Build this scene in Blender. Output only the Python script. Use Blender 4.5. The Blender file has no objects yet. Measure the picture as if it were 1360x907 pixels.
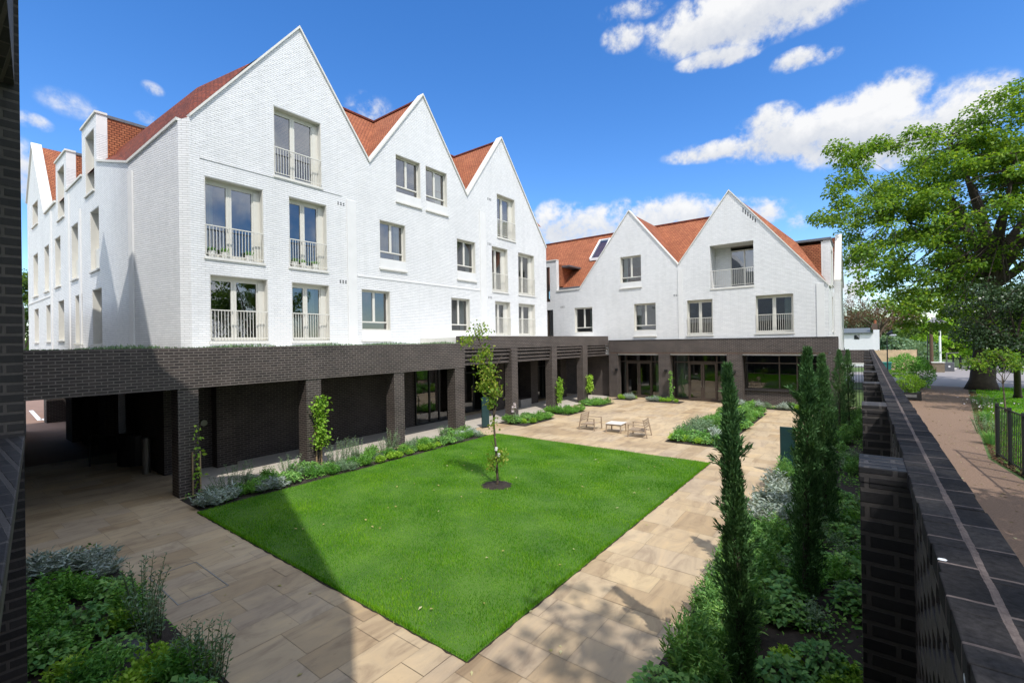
import bpy, math, random
import numpy as np
from mathutils import Vector
from mathutils.geometry import tessellate_polygon
R = math.radians
random.seed(7)
rng = np.random.default_rng(11)
sc = bpy.context.scene
COL = sc.collection

# ------------------------------------------------------------------ survey: photo point -> place in the courtyard
EYE = 4.0
_f, _th, _p, _r = 613.64, R(37.3836), R(.1315), R(.918)
_F = Vector((-math.sin(_th)*math.cos(_p), math.cos(_th)*math.cos(_p), math.sin(_p)))
_rt = Vector((math.cos(_th), math.sin(_th), 0)); _dn = _F.cross(_rt)
_RR = math.cos(_r)*_rt + math.sin(_r)*_dn
_DD = -math.sin(_r)*_rt + math.cos(_r)*_dn
def ray(u, v): return _F + _RR*((u-680)/_f) + _DD*((v-453.5)/_f)
def at(u, v, z=0.0):
    d = ray(u, v); t = (z-EYE)/d.z
    return Vector((d.x*t, d.y*t, z))
def atY(u, v, y):
    d = ray(u, v); t = y/d.y
    return Vector((d.x*t, y, EYE+d.z*t))
def atX(u, v, x):
    d = ray(u, v); t = x/d.x
    return Vector((x, d.y*t, EYE+d.z*t))
def at_depth(u, v, dep):
    d = ray(u, v)
    return Vector((d.x*dep, d.y*dep, EYE+d.z*dep))

# ------------------------------------------------------------------ objects
def link(name, me, parent=None, mats=None):
    o = bpy.data.objects.new(name, me); COL.objects.link(o)
    if mats:
        for m in mats: me.materials.append(m)
    if parent is not None:
        o.parent = parent
    return o
def empty(name, label, cat, group=None):
    o = bpy.data.objects.new(name, None); COL.objects.link(o)
    o.empty_display_size = .2
    o['label'] = label; o['category'] = cat
    if group: o['group'] = group
    return o
def tag(o, label, cat, group=None):
    o['label'] = label; o['category'] = cat
    if group: o['group'] = group
    return o
def struct(o, kind='structure'):
    o['kind'] = kind; return o

class MB:
    """collects shapes into one mesh"""
    def __init__(s): s.v = []; s.f = []; s.mi = []; s.cur = 0
    def add(s, vs, fs):
        b = len(s.v); s.v += [tuple(q) for q in vs]
        for f in fs: s.f.append([b+i for i in f]); s.mi.append(s.cur)
    def box(s, x0, x1, y0, y1, z0, z1):
        s.add([(x0,y0,z0),(x1,y0,z0),(x1,y1,z0),(x0,y1,z0),(x0,y0,z1),(x1,y0,z1),(x1,y1,z1),(x0,y1,z1)],
              [(3,2,1,0),(4,5,6,7),(0,1,5,4),(1,2,6,5),(2,3,7,6),(3,0,4,7)])
    def pbox(s, P, u0, u1, d0, d1, z0, z1):
        vs = [P(u,d,z) for z in (z0,z1) for (u,d) in ((u0,d0),(u1,d0),(u1,d1),(u0,d1))]
        s.add(vs, [(3,2,1,0),(4,5,6,7),(0,1,5,4),(1,2,6,5),(2,3,7,6),(3,0,4,7)])
    def bar(s, a, b, w, h=None, up=(0,0,1)):
        """square bar from a to b"""
        h = h or w; a = Vector(a); b = Vector(b); d = (b-a).normalized()
        up = Vector(up)
        if abs(d.dot(up)) > .95: up = Vector((0,1,0))
        sd = d.cross(up).normalized(); up = sd.cross(d)
        vs = []
        for p in (a, b):
            for (i, j) in ((-1,-1),(1,-1),(1,1),(-1,1)): vs.append(p + sd*(i*w/2) + up*(j*h/2))
        s.add(vs, [(0,1,2,3),(7,6,5,4),(0,4,5,1),(1,5,6,2),(2,6,7,3),(3,7,4,0)])
    def tube(s, pts, rad, n=6, cap=True):
        pts = [Vector(p) for p in pts]
        if not hasattr(rad, '__len__'): rad = [rad]*len(pts)
        rings = []
        for i, p in enumerate(pts):
            d = (pts[min(i+1, len(pts)-1)] - pts[max(i-1, 0)])
            d = d.normalized() if d.length > 1e-9 else Vector((0,0,1))
            up = Vector((0,0,1)) if abs(d.z) < .9 else Vector((1,0,0))
            a = d.cross(up).normalized(); b = a.cross(d)
            rings.append([p + (a*math.cos(t) + b*math.sin(t))*rad[i] for t in [2*math.pi*k/n for k in range(n)]])
        base = len(s.v)
        s.v += [tuple(q) for r in rings for q in r]
        for i in range(len(pts)-1):
            for k in range(n):
                k2 = (k+1) % n
                s.f.append([base+i*n+k, base+i*n+k2, base+(i+1)*n+k2, base+(i+1)*n+k]); s.mi.append(s.cur)
        if cap:
            s.f.append([base+k for k in range(n)][::-1]); s.mi.append(s.cur)
            e = base+(len(pts)-1)*n
            s.f.append([e+k for k in range(n)]); s.mi.append(s.cur)
    def poly_plate(s, outer, holes, T, d0, d1):
        """plate with openings; T(u,d,z) maps to space; d0 outer face depth, d1 inner"""
        loops = [outer] + holes
        flat = [q for l in loops for q in l]
        tri = tessellate_polygon([[Vector((a, b, 0)) for (a, b) in l] for l in loops])
        n = len(flat); b = len(s.v)
        s.v += [tuple(T(a, d0, c)) for (a, c) in flat] + [tuple(T(a, d1, c)) for (a, c) in flat]
        for t in tri:
            s.f.append([b+i for i in t]); s.mi.append(s.cur)
            s.f.append([b+n+i for i in reversed(t)]); s.mi.append(s.cur)
        k = 0
        for l in loops:
            m = len(l)
            for i in range(m):
                j = (i+1) % m
                s.f.append([b+k+i, b+k+j, b+n+k+j, b+n+k+i]); s.mi.append(s.cur)
            k += m
    def build(s, name, mats, parent=None, smooth=False, bevel=0, fix=True):
        me = bpy.data.meshes.new(name)
        me.from_pydata(s.v, [], s.f); 
        if not isinstance(mats, (list, tuple)): mats = [mats]
        o = link(name, me, parent, mats)
        me.polygons.foreach_set('material_index', s.mi)
        if fix:
            import bmesh
            bm = bmesh.new(); bm.from_mesh(me); bmesh.ops.recalc_face_normals(bm, faces=bm.faces); bm.to_mesh(me); bm.free()
        if smooth: me.polygons.foreach_set('use_smooth', [True]*len(me.polygons))
        me.update()
        if bevel:
            md = o.modifiers.new('bevel', 'BEVEL'); md.width = bevel; md.segments = 2; md.limit_method = 'ANGLE'
        return o

class NM:
    """fast mesh of many small faces (leaves, blades)"""
    def __init__(s): s.q = []; s.t = []
    def quads(s, V, m=0): s.q.append((np.asarray(V, np.float32), m))
    def tris(s, V, m=0): s.t.append((np.asarray(V, np.float32), m))
    def build(s, name, mats, parent=None, tubes=None):
        vs = []; idx = []; st = []; tot = []; mi = []; nv = 0; nl = 0
        for lst, k in ((s.q, 4), (s.t, 3)):
            for V, m in lst:
                n = len(V)
                vs.append(V.reshape(-1, 3)); idx.append(np.arange(n*k)+nv)
                st.append(np.arange(n)*k+nl); tot.append(np.full(n, k)); mi.append(np.full(n, m)); nv += n*k; nl += n*k
        if tubes is not None and tubes.v:
            tv = np.array(tubes.v, np.float32)
            vs.append(tv)
            for f, m in zip(tubes.f, tubes.mi):
                idx.append(np.array(f)+nv); st.append(np.array([nl])); tot.append(np.array([len(f)])); mi.append(np.array([m])); nl += len(f)
            nv += len(tv)
        vs = np.concatenate(vs); idx = np.concatenate(idx); st = np.concatenate(st); tot = np.concatenate(tot); mi = np.concatenate(mi)
        me = bpy.data.meshes.new(name)
        me.vertices.add(nv); me.vertices.foreach_set('co', vs.ravel())
        me.loops.add(nl); me.loops.foreach_set('vertex_index', idx.astype(np.int32))
        me.polygons.add(len(st)); me.polygons.foreach_set('loop_start', st.astype(np.int32)); me.polygons.foreach_set('loop_total', tot.astype(np.int32))
        me.polygons.foreach_set('material_index', mi.astype(np.int32))
        me.update(calc_edges=True); me.validate()
        return link(name, me, parent, mats)

def unit(a): return a/np.maximum(np.linalg.norm(a, axis=-1, keepdims=True), 1e-9)
def leaf_quads(P, D, L, W, g, fold=.15, up=.6):
    """diamond leaves at P pointing along D; blades turned towards the sky by 'up'"""
    n = len(P); D = unit(D)
    S = unit(np.cross(D, unit(g.normal(0, 1, (n, 3))*(1-up) + np.array([0, 0, 1.])*up)))
    Nn = np.cross(S, D)
    L = np.broadcast_to(np.asarray(L, float), (n,))[:, None]; W = np.broadcast_to(np.asarray(W, float), (n,))[:, None]
    a = P; c = P + D*L - Nn*L*.12
    b = P + D*L*.45 + S*W*.5 + Nn*W*fold; d = P + D*L*.45 - S*W*.5 + Nn*W*fold
    return np.stack([a, b, c, d], 1)

# ------------------------------------------------------------------ materials
def newmat(name):
    m = bpy.data.materials.new(name); m.use_nodes = True
    nt = m.node_tree; nt.nodes.clear()
    out = nt.nodes.new('ShaderNodeOutputMaterial')
    return m, nt, out
def N(nt, t, **kw):
    n = nt.nodes.new(t)
    for k, v in kw.items():
        if k.startswith('i_'):
            key = k[2:]
            n.inputs[int(key) if key.isdigit() else key.replace('_', ' ')].default_value = v
        else: setattr(n, k, v)
    return n
def L(nt, a, b): nt.links.new(a, b)
def ramp(nt, stops, fac=None, interp='LINEAR'):
    r = N(nt, 'ShaderNodeValToRGB'); cr = r.color_ramp; cr.interpolation = interp
    while len(cr.elements) < len(stops): cr.elements.new(.5)
    for e, (p, c) in zip(cr.elements, stops):
        e.position = p; e.color = c if len(c) == 4 else (*c, 1)
    if fac is not None: L(nt, fac, r.inputs[0])
    return r
def noise(nt, scale, detail=4, rough=.6, vec=None):
    n = N(nt, 'ShaderNodeTexNoise'); n.inputs['Scale'].default_value = scale; n.inputs['Detail'].default_value = detail; n.inputs['Roughness'].default_value = rough
    if vec is not None: L(nt, vec, n.inputs['Vector'])
    return n
def mix(nt, a, b, fac, mode='MIX'):
    m = N(nt, 'ShaderNodeMix', data_type='RGBA', blend_type=mode)
    for s, x in ((m.inputs['Factor'], fac), (m.inputs['A'], a), (m.inputs['B'], b)):
        if hasattr(x, 'links'): L(nt, x, s)
        else: s.default_value = x if not isinstance(x, tuple) or len(x) == 4 else (*x, 1)
    return m.outputs['Result']
def mth(nt, op, a, b=None, c=None):
    m = N(nt, 'ShaderNodeMath', operation=op)
    for i, x in enumerate((a, b, c)):
        if x is None: continue
        if hasattr(x, 'links'): L(nt, x, m.inputs[i])
        else: m.inputs[i].default_value = x
    return m.outputs[0]
def wall_coords(nt):
    """brick coordinates that follow whichever way a face looks"""
    g = N(nt, 'ShaderNodeNewGeometry')
    p = N(nt, 'ShaderNodeSeparateXYZ'); L(nt, g.outputs['Position'], p.inputs[0])
    n = N(nt, 'ShaderNodeSeparateXYZ'); L(nt, g.outputs['True Normal'], n.inputs[0])
    ax = mth(nt, 'ABSOLUTE', n.outputs[0]); ay = mth(nt, 'ABSOLUTE', n.outputs[1]); az = mth(nt, 'ABSOLUTE', n.outputs[2])
    gx = mth(nt, 'GREATER_THAN', ax, ay)
    top = mth(nt, 'GREATER_THAN', az, .92)
    u1 = mth(nt, 'ADD', mth(nt, 'MULTIPLY', p.outputs[1], gx), mth(nt, 'MULTIPLY', p.outputs[0], mth(nt, 'SUBTRACT', 1.0, gx)))
    it = mth(nt, 'SUBTRACT', 1.0, top)
    u = mth(nt, 'ADD', mth(nt, 'MULTIPLY', u1, it), mth(nt, 'MULTIPLY', p.outputs[0], top))
    v = mth(nt, 'ADD', mth(nt, 'MULTIPLY', p.outputs[2], it), mth(nt, 'MULTIPLY', p.outputs[1], top))
    c = N(nt, 'ShaderNodeCombineXYZ'); L(nt, u, c.inputs[0]); L(nt, v, c.inputs[1])
    return c.outputs[0], g.outputs['Position']
def brick_mat(name, c1, c2, mortar, bw=.225, bh=.075, ms=.011, bump=.5, rough=.75, var=.35, vscale=1.2, spec=.3, dist=.008, bed=None):
    m, nt, out = newmat(name)
    vec, pos = wall_coords(nt)
    wob = noise(nt, 9, 2, .5, pos)
    vm = N(nt, 'ShaderNodeVectorMath', operation='MULTIPLY_ADD'); L(nt, wob.outputs['Color'], vm.inputs[0]); vm.inputs[1].default_value = (.006, .006, 0); L(nt, vec, vm.inputs[2])
    b = N(nt, 'ShaderNodeTexBrick'); L(nt, vm.outputs[0], b.inputs['Vector'])
    b.inputs['Color1'].default_value = (*c1, 1); b.inputs['Color2'].default_value = (*c2, 1); b.inputs['Mortar'].default_value = (*mortar, 1)
    b.inputs['Scale'].default_value = 1; b.inputs['Brick Width'].default_value = bw; b.inputs['Row Height'].default_value = bh
    b.inputs['Mortar Size'].default_value = ms; b.inputs['Mortar Smooth'].default_value = .25; b.inputs['Bias'].default_value = 0
    bcol = b.outputs['Color']
    if bed:                                          # shade of raked bed joints put into the colour, upright joints paler
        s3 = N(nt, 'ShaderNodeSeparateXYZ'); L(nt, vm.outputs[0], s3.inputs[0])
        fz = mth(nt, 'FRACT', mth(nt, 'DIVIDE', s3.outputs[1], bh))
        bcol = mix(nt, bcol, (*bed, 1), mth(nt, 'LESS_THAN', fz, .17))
    n1 = noise(nt, vscale, 5, .65, pos); r1 = ramp(nt, [(.3, (1-var,)*3), (.7, (1,)*3)], n1.outputs[0])
    ms_ = N(nt, 'ShaderNodeMapping'); L(nt, pos, ms_.inputs[0]); ms_.inputs['Scale'].default_value = (2.2, 2.2, .16)
    n9 = noise(nt, 1.6, 5, .65, ms_.outputs[0]); r9 = ramp(nt, [(.45, (1,)*3), (.78, (.93, .93, .925))], n9.outputs[0])
    n2 = noise(nt, 40, 3, .6, pos); r2 = ramp(nt, [(.3, (1-var*.5,)*3), (.7, (1,)*3)], n2.outputs[0])
    col = mix(nt, bcol, r1.outputs[0], 1.0, 'MULTIPLY'); col = mix(nt, mix(nt, col, r2.outputs[0], 1.0, 'MULTIPLY'), r9.outputs[0], 1.0, 'MULTIPLY')
    bs = N(nt, 'ShaderNodeBsdfPrincipled'); L(nt, col, bs.inputs['Base Color']); bs.inputs['Roughness'].default_value = rough
    bs.inputs['Specular IOR Level'].default_value = spec
    h = mth(nt, 'ADD', mth(nt, 'MULTIPLY', mth(nt, 'SUBTRACT', 1.0, b.outputs['Fac']), 1.0), mth(nt, 'MULTIPLY', n2.outputs[0], .35))
    bp = N(nt, 'ShaderNodeBump'); bp.inputs['Strength'].default_value = bump; bp.inputs['Distance'].default_value = dist; L(nt, h, bp.inputs['Height'])
    L(nt, bp.outputs[0], bs.inputs['Normal']); L(nt, bs.outputs[0], out.inputs[0])
    return m
def plain(name, col, rough=.6, metal=0, var=.15, vscale=6, bump=.1, spec=.4, coat=0):
    m, nt, out = newmat(name)
    g = N(nt, 'ShaderNodeNewGeometry')
    n = noise(nt, vscale, 5, .65, g.outputs['Position'])
    r = ramp(nt, [(.25, tuple(c*(1-var) for c in col)), (.75, tuple(min(1, c*(1+var)) for c in col))], n.outputs[0])
    bs = N(nt, 'ShaderNodeBsdfPrincipled'); L(nt, r.outputs[0], bs.inputs['Base Color'])
    bs.inputs['Roughness'].default_value = rough; bs.inputs['Metallic'].default_value = metal; bs.inputs['Specular IOR Level'].default_value = spec
    if bump:
        n2 = noise(nt, vscale*8, 4, .6, g.outputs['Position'])
        bp = N(nt, 'ShaderNodeBump'); bp.inputs['Strength'].default_value = bump; bp.inputs['Distance'].default_value = .01; L(nt, n2.outputs[0], bp.inputs['Height']); L(nt, bp.outputs[0], bs.inputs['Normal'])
    L(nt, bs.outputs[0], out.inputs[0])
    return m
def leaf_mat(name, a, b, c=None, trans=.35, rough=.55, spec=.25, ns=1.3, amp=1.0):
    """leaf colour differs from leaf to leaf; thin leaves let light through"""
    m, nt, out = newmat(name)
    g = N(nt, 'ShaderNodeNewGeometry')
    oi = N(nt, 'ShaderNodeObjectInfo')
    stops = [(0, a), (1, b)] if c is None else [(0, a), (.55, b), (1, c)]
    r = ramp(nt, stops, g.outputs['Random Per Island'])
    n = noise(nt, ns, 4, .65, g.outputs['Position'])
    v = mth(nt, 'ADD', mth(nt, 'MULTIPLY', n.outputs[0], .7), mth(nt, 'MULTIPLY', oi.outputs['Random'], .3))
    hs = N(nt, 'ShaderNodeHueSaturation'); L(nt, r.outputs[0], hs.inputs['Color'])
    L(nt, mth(nt, 'MULTIPLY_ADD', v, amp, .98-.5*amp), hs.inputs['Value']); L(nt, mth(nt, 'MULTIPLY_ADD', v, -.05*amp, .5+.028*amp), hs.inputs['Hue'])
    bs = N(nt, 'ShaderNodeBsdfPrincipled'); L(nt, hs.outputs[0], bs.inputs['Base Color']); bs.inputs['Roughness'].default_value = rough; bs.inputs['Specular IOR Level'].default_value = spec
    tr = N(nt, 'ShaderNodeBsdfTranslucent')
    tc = mix(nt, hs.outputs[0], (1.25, 1.2, .5, 1), 1.0, 'MULTIPLY'); L(nt, tc, tr.inputs['Color'])
    ms = N(nt, 'ShaderNodeMixShader'); ms.inputs[0].default_value = trans
    L(nt, bs.outputs[0], ms.inputs[1]); L(nt, tr.outputs[0], ms.inputs[2]); L(nt, ms.outputs[0], out.inputs[0])
    return m
def glass_mat(name, tint=(.5, .56, .56), f0=.16, rough=.01):
    m, nt, out = newmat(name)
    fr = N(nt, 'ShaderNodeFresnel'); fr.inputs[0].default_value = 1.5
    fac = mth(nt, 'MINIMUM', mth(nt, 'ADD', mth(nt, 'MULTIPLY', fr.outputs[0], 1.3), f0-.05), 1.0)
    g = N(nt, 'ShaderNodeNewGeometry')
    n = noise(nt, .9, 1, .5, g.outputs['Position'])
    bp = N(nt, 'ShaderNodeBump'); bp.inputs['Strength'].default_value = .05; bp.inputs['Distance'].default_value = .05; L(nt, n.outputs[0], bp.inputs['Height'])
    t = N(nt, 'ShaderNodeBsdfTransparent'); t.inputs[0].default_value = (*tint, 1)
    gl = N(nt, 'ShaderNodeBsdfGlossy'); gl.inputs['Roughness'].default_value = rough; gl.inputs['Color'].default_value = (.95, .97, 1, 1)
    L(nt, bp.outputs[0], gl.inputs['Normal'])
    ms = N(nt, 'ShaderNodeMixShader'); L(nt, fac, ms.inputs[0]); L(nt, t.outputs[0], ms.inputs[1]); L(nt, gl.outputs[0], ms.inputs[2]); L(nt, ms.outputs[0], out.inputs[0])
    return m

M = {}
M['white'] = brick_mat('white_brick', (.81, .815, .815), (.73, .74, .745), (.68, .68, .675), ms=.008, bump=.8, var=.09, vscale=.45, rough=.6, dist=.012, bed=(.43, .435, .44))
M['whiteplain'] = plain('white_stone', (.66, .66, .65), .7, var=.05, vscale=2, bump=.08)
M['dark'] = brick_mat('dark_brick', (.040, .031, .029), (.078, .059, .052), (.20, .172, .152), ms=.012, bump=.8, var=.35, rough=.6, spec=.4)
M['darkback'] = brick_mat('shaded_dark_brick', (.036, .030, .028), (.062, .050, .045), (.13, .112, .10), ms=.012, bump=.8, var=.35, rough=.7, spec=.2)  # darker copy of the dark brick, arcade and undercroft shade put into its colour
M['hole_shade'] = plain('unlit_brick', (.012, .011, .011), .9)  # near-black colour stands in for the shade inside the wall perforations
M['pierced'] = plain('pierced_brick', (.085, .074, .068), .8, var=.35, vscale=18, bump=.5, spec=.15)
M['darkclose'] = brick_mat('blue_black_brick', (.026, .025, .026), (.044, .040, .040), (.095, .084, .078), ms=.012, bump=.9, var=.35, rough=.6, spec=.25)
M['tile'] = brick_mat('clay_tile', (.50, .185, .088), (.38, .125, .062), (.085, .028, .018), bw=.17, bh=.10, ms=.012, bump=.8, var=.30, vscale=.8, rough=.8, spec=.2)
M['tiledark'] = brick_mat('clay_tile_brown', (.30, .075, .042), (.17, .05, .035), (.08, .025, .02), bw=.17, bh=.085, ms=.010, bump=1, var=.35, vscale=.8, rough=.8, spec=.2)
M['cream'] = plain('cream_metal', (.60, .585, .53), .45, var=.04, bump=.03)
M['stone'] = plain('pale_stone', (.62, .61, .57), .75, var=.08)
M['lead'] = plain('lead_sheet', (.13, .135, .15), .5, metal=.4, var=.2)
M['glass'] = glass_mat('window_glass')
M['glassdark'] = glass_mat('tinted_glass', (.35, .40, .38), .12)
M['room'] = plain('room_wall', (.22, .20, .18), .9)
M['curtain'] = plain('curtain_cloth', (.62, .66, .60), .9, var=.1)
M['bronze'] = plain('bronze_frame', (.075, .058, .048), .45, metal=.3, var=.15)
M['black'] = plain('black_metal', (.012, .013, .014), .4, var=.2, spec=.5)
M['steel'] = plain('brushed_steel', (.22, .21, .19), .38, metal=.6, var=.1)
M['teal'] = plain('dark_teal_panel', (.012, .042, .046), .35, var=.25, vscale=3, spec=.5)
M['teak'] = plain('weathered_teak', (.33, .25, .175), .7, var=.15, vscale=12)
M['tabletop'] = plain('bleached_teak', (.62, .58, .53), .7, var=.1, vscale=12)
M['soil'] = plain('dark_soil', (.032, .024, .019), .95, var=.5, vscale=9, bump=1)
M['bark'] = plain('bark', (.10, .075, .052), .9, var=.4, vscale=5, bump=.9)
M['barkdark'] = plain('dark_bark', (.05, .038, .029), .9, var=.4, vscale=4, bump=.9)
M['stem'] = plain('green_stem', (.12, .15, .06), .7)
M['stake'] = plain('timber_stake', (.36, .25, .14), .8, var=.2)
M['concrete'] = plain('arcade_floor_stone', (.43, .39, .335), .8, var=.12, vscale=1.5, bump=.15)
M['white_pot'] = plain('white_glazed_pot', (.72, .71, .68), .4, var=.05)
M['timber'] = plain('larch_fence', (.60, .45, .30), .8, var=.2, vscale=3)
M['render'] = plain('white_render', (.74, .75, .76), .8, var=.05)
M['greenbox'] = plain('green_plastic', (.03, .19, .16), .5)
M['pole'] = plain('creosoted_pole', (.11, .065, .04), .8, var=.3)
M['whitepaint'] = plain('white_paint', (.78, .78, .78), .5, var=.04)
M['greybox'] = plain('grey_stone_trough', (.22, .215, .21), .7, var=.12)
M['buff'] = brick_mat('buff_brick', (.26, .19, .12), (.20, .14, .09), (.30, .27, .22), var=.3)
M['brownstone'] = brick_mat('brown_brick', (.16, .085, .06), (.11, .06, .045), (.2, .18, .15), var=.3)
M['slate'] = plain('slate_roof', (.10, .115, .12), .6, var=.2)
M['lamp'] = plain('lamp_glass', (.8, .8, .8), .3, var=.02)
M['petal'] = leaf_mat('lilac_white_petal', (.70, .62, .74), (.80, .76, .80), trans=.3)
M['stonegrey'] = plain('dark_boulder', (.05, .052, .058), .8, var=.4, vscale=5, bump=.8)
# leaves
M['lf_syc'] = leaf_mat('sycamore_leaf', (0.065, 0.147, 0.017), (0.129, 0.247, 0.029), (0.282, 0.400, 0.047), trans=.45)
M['lf_dark'] = leaf_mat('evergreen_leaf', (0.021, 0.044, 0.016), (0.039, 0.078, 0.026), (0.078, 0.130, 0.046), trans=.15, rough=.4, spec=.5)
M['lf_cyp'] = leaf_mat('cypress_scale', (0.038, 0.099, 0.032), (0.077, 0.170, 0.055), (0.136, 0.261, 0.093), trans=.15)
M['lf_green'] = leaf_mat('shrub_leaf', (0.076, 0.217, 0.037), (0.153, 0.357, 0.055), (0.254, 0.485, 0.088), trans=.35)
M['lf_mid'] = leaf_mat('herb_leaf', (0.103, 0.258, 0.077), (0.194, 0.385, 0.103), (0.308, 0.514, 0.141), trans=.35)
M['lf_lime'] = leaf_mat('lime_leaf', (0.172, 0.345, 0.031), (0.287, 0.489, 0.051), (0.431, 0.604, 0.086), trans=.4)
M['lf_silver'] = leaf_mat('silver_leaf', (.26, .34, .29), (.38, .45, .40), (.52, .57, .52), trans=.2)
M['lf_grey'] = leaf_mat('grey_green_leaf', (0.115, 0.211, 0.125), (0.192, 0.298, 0.173), (0.288, 0.384, 0.221), trans=.25)
M['lf_red'] = leaf_mat('russet_leaf', (.10, .055, .035), (.16, .085, .055), (.20, .13, .08), trans=.3)
M['lf_far'] = leaf_mat('far_leaf', (.05, .10, .025), (.09, .16, .035), (.16, .24, .05), trans=.4)
M['grass'] = leaf_mat('grass_blade', (.058, .20, .007), (.10, .29, .010), (.23, .40, .026), trans=.4, rough=.6, spec=.08, ns=.75, amp=2.3)
# ------------------------------------------------------------------ camera, sun, sky
cam = bpy.data.cameras.new('camera'); co = bpy.data.objects.new('camera', cam); COL.objects.link(co)
cam.sensor_width = 36; cam.lens = _f/1360*36; cam.clip_start = .05; cam.clip_end = 4000
from mathutils import Matrix
mw = Matrix((( _RR.x, -_DD.x, -_F.x, 0), (_RR.y, -_DD.y, -_F.y, 0), (_RR.z, -_DD.z, -_F.z, EYE), (0, 0, 0, 1)))
co.matrix_world = mw
sc.camera = co
EL = R(56.5); SX, SY = .838, -.545          # sun stands behind and to the right
sun = bpy.data.lights.new('sun', 'SUN'); sun.energy = 2.1; sun.angle = R(.5); sun.color = (1, .955, .89)
so = bpy.data.objects.new('sun', sun); COL.objects.link(so)
sd = Vector((SX*math.cos(EL), SY*math.cos(EL), math.sin(EL)))
so.rotation_euler = sd.to_track_quat('Z', 'Y').to_euler()
so.location = (30, -20, 60)

w = bpy.data.worlds.new('World'); sc.world = w; w.use_nodes = True
nt = w.node_tree; nt.nodes.clear()
wo = nt.nodes.new('ShaderNodeOutputWorld'); bg = nt.nodes.new('ShaderNodeBackground'); L(nt, bg.outputs[0], wo.inputs[0])
sky = nt.nodes.new('ShaderNodeTexSky'); sky.sky_type = 'NISHITA'; sky.sun_disc = False
sky.sun_elevation = EL; sky.sun_rotation = math.atan2(SX, SY); sky.air_density = 1.0; sky.dust_density = .15; sky.ozone_density = 3.0; sky.altitude = 50
hs = N(nt, 'ShaderNodeHueSaturation'); L(nt, sky.outputs[0], hs.inputs['Color']); hs.inputs['Saturation'].default_value = 1.30; hs.inputs['Value'].default_value = .74; hs.inputs['Hue'].default_value = .508
tc = nt.nodes.new('ShaderNodeTexCoord')
vec = tc.outputs['Generated']
def blob(u, v, ru, rv):
    """one cumulus heap: centre and half sizes seen from the courtyard, kept as a direction of the sky"""
    c = ray(u, v).normalized()
    e1 = (ray(u+ru, v).normalized()-c); e2 = (ray(u, v-rv).normalized()-c)
    a = e1/e1.length_squared; b = e2/e2.length_squared
    return c, a, b
CL = [(1010,8,128,46,1),(940,38,60,28,1),(955,76,46,13,.9),(1056,80,26,13,.8),(828,50,24,18,.55),(840,14,36,13,.42),(870,40,16,10,.35),
      (1168,150,54,40,1.1),(1120,168,80,34,1),(1060,180,92,26,1),(1020,165,34,22,.9),(1150,190,80,26,1),(955,200,64,12,.7),(1262,152,70,38,.8),(1215,175,75,36,.95),
      (765,302,62,26,.8),(735,292,22,22,.7),(885,290,76,25,.8),(828,290,22,22,.6),(1010,282,36,16,.5),(960,276,40,12,.6),
      (203,118,12,8,.34),(42,161,22,10,.42),(30,225,36,36,.6),(492,146,26,20,.35),(95,140,36,16,.22),(1060,295,14,12,.45),(1133,362,30,44,.5),(200,158,16,8,.35),(1095,75,20,9,.4)]
mx = None; hi = None
for (u, v, ru, rv, s) in CL:
    c, a, b = blob(u, v, ru*1.4, rv*1.42)
    d1 = N(nt, 'ShaderNodeVectorMath', operation='SUBTRACT'); L(nt, vec, d1.inputs[0]); d1.inputs[1].default_value = c
    da = N(nt, 'ShaderNodeVectorMath', operation='DOT_PRODUCT'); L(nt, d1.outputs[0], da.inputs[0]); da.inputs[1].default_value = a
    db = N(nt, 'ShaderNodeVectorMath', operation='DOT_PRODUCT'); L(nt, d1.outputs[0], db.inputs[0]); db.inputs[1].default_value = b
    dc = N(nt, 'ShaderNodeVectorMath', operation='DOT_PRODUCT'); L(nt, vec, dc.inputs[0]); dc.inputs[1].default_value = c
    r2 = mth(nt, 'ADD', mth(nt, 'POWER', mth(nt, 'ABSOLUTE', da.outputs['Value']), 2.0), mth(nt, 'POWER', mth(nt, 'ABSOLUTE', db.outputs['Value']), 2.0))
    m_ = mth(nt, 'MULTIPLY', mth(nt, 'MULTIPLY', mth(nt, 'MAXIMUM', mth(nt, 'SUBTRACT', 1.0, r2), 0.0), s), mth(nt, 'GREATER_THAN', dc.outputs['Value'], .5))
    mx = m_ if mx is None else mth(nt, 'MAXIMUM', mx, m_)
    y_ = mth(nt, 'MULTIPLY', db.outputs['Value'], m_)
    hi = y_ if hi is None else mth(nt, 'ADD', hi, y_)
n1 = noise(nt, 20, 8, .6, vec); n1.inputs['Distortion'].default_value = .25
n2 = noise(nt, 62, 6, .6, vec)
nz = mth(nt, 'ADD', mth(nt, 'MULTIPLY', mth(nt, 'SUBTRACT', n1.outputs[0], .5), 2.1), mth(nt, 'MULTIPLY', mth(nt, 'SUBTRACT', n2.outputs[0], .5), 1.2))
dens = mth(nt, 'ADD', mx, mth(nt, 'MULTIPLY', nz, mth(nt, 'MINIMUM', mth(nt, 'MULTIPLY', mx, 3.0), .8)))
cov = N(nt, 'ShaderNodeMapRange', interpolation_type='SMOOTHSTEP'); L(nt, dens, cov.inputs[0]); cov.inputs[1].default_value = .02; cov.inputs[2].default_value = .78
cov.inputs[4].default_value = .97
shade = mth(nt, 'ADD', mth(nt, 'MULTIPLY', hi, .45), mth(nt, 'MULTIPLY', nz, .35))
cr = ramp(nt, [(.0, (1.85, 2.0, 2.3)), (.45, (2.5, 2.57, 2.7)), (.75, (3.1, 3.1, 3.1))], mth(nt, 'ADD', shade, .5))
colr = mix(nt, hs.outputs[0], cr.outputs[0], cov.outputs[0])
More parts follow.
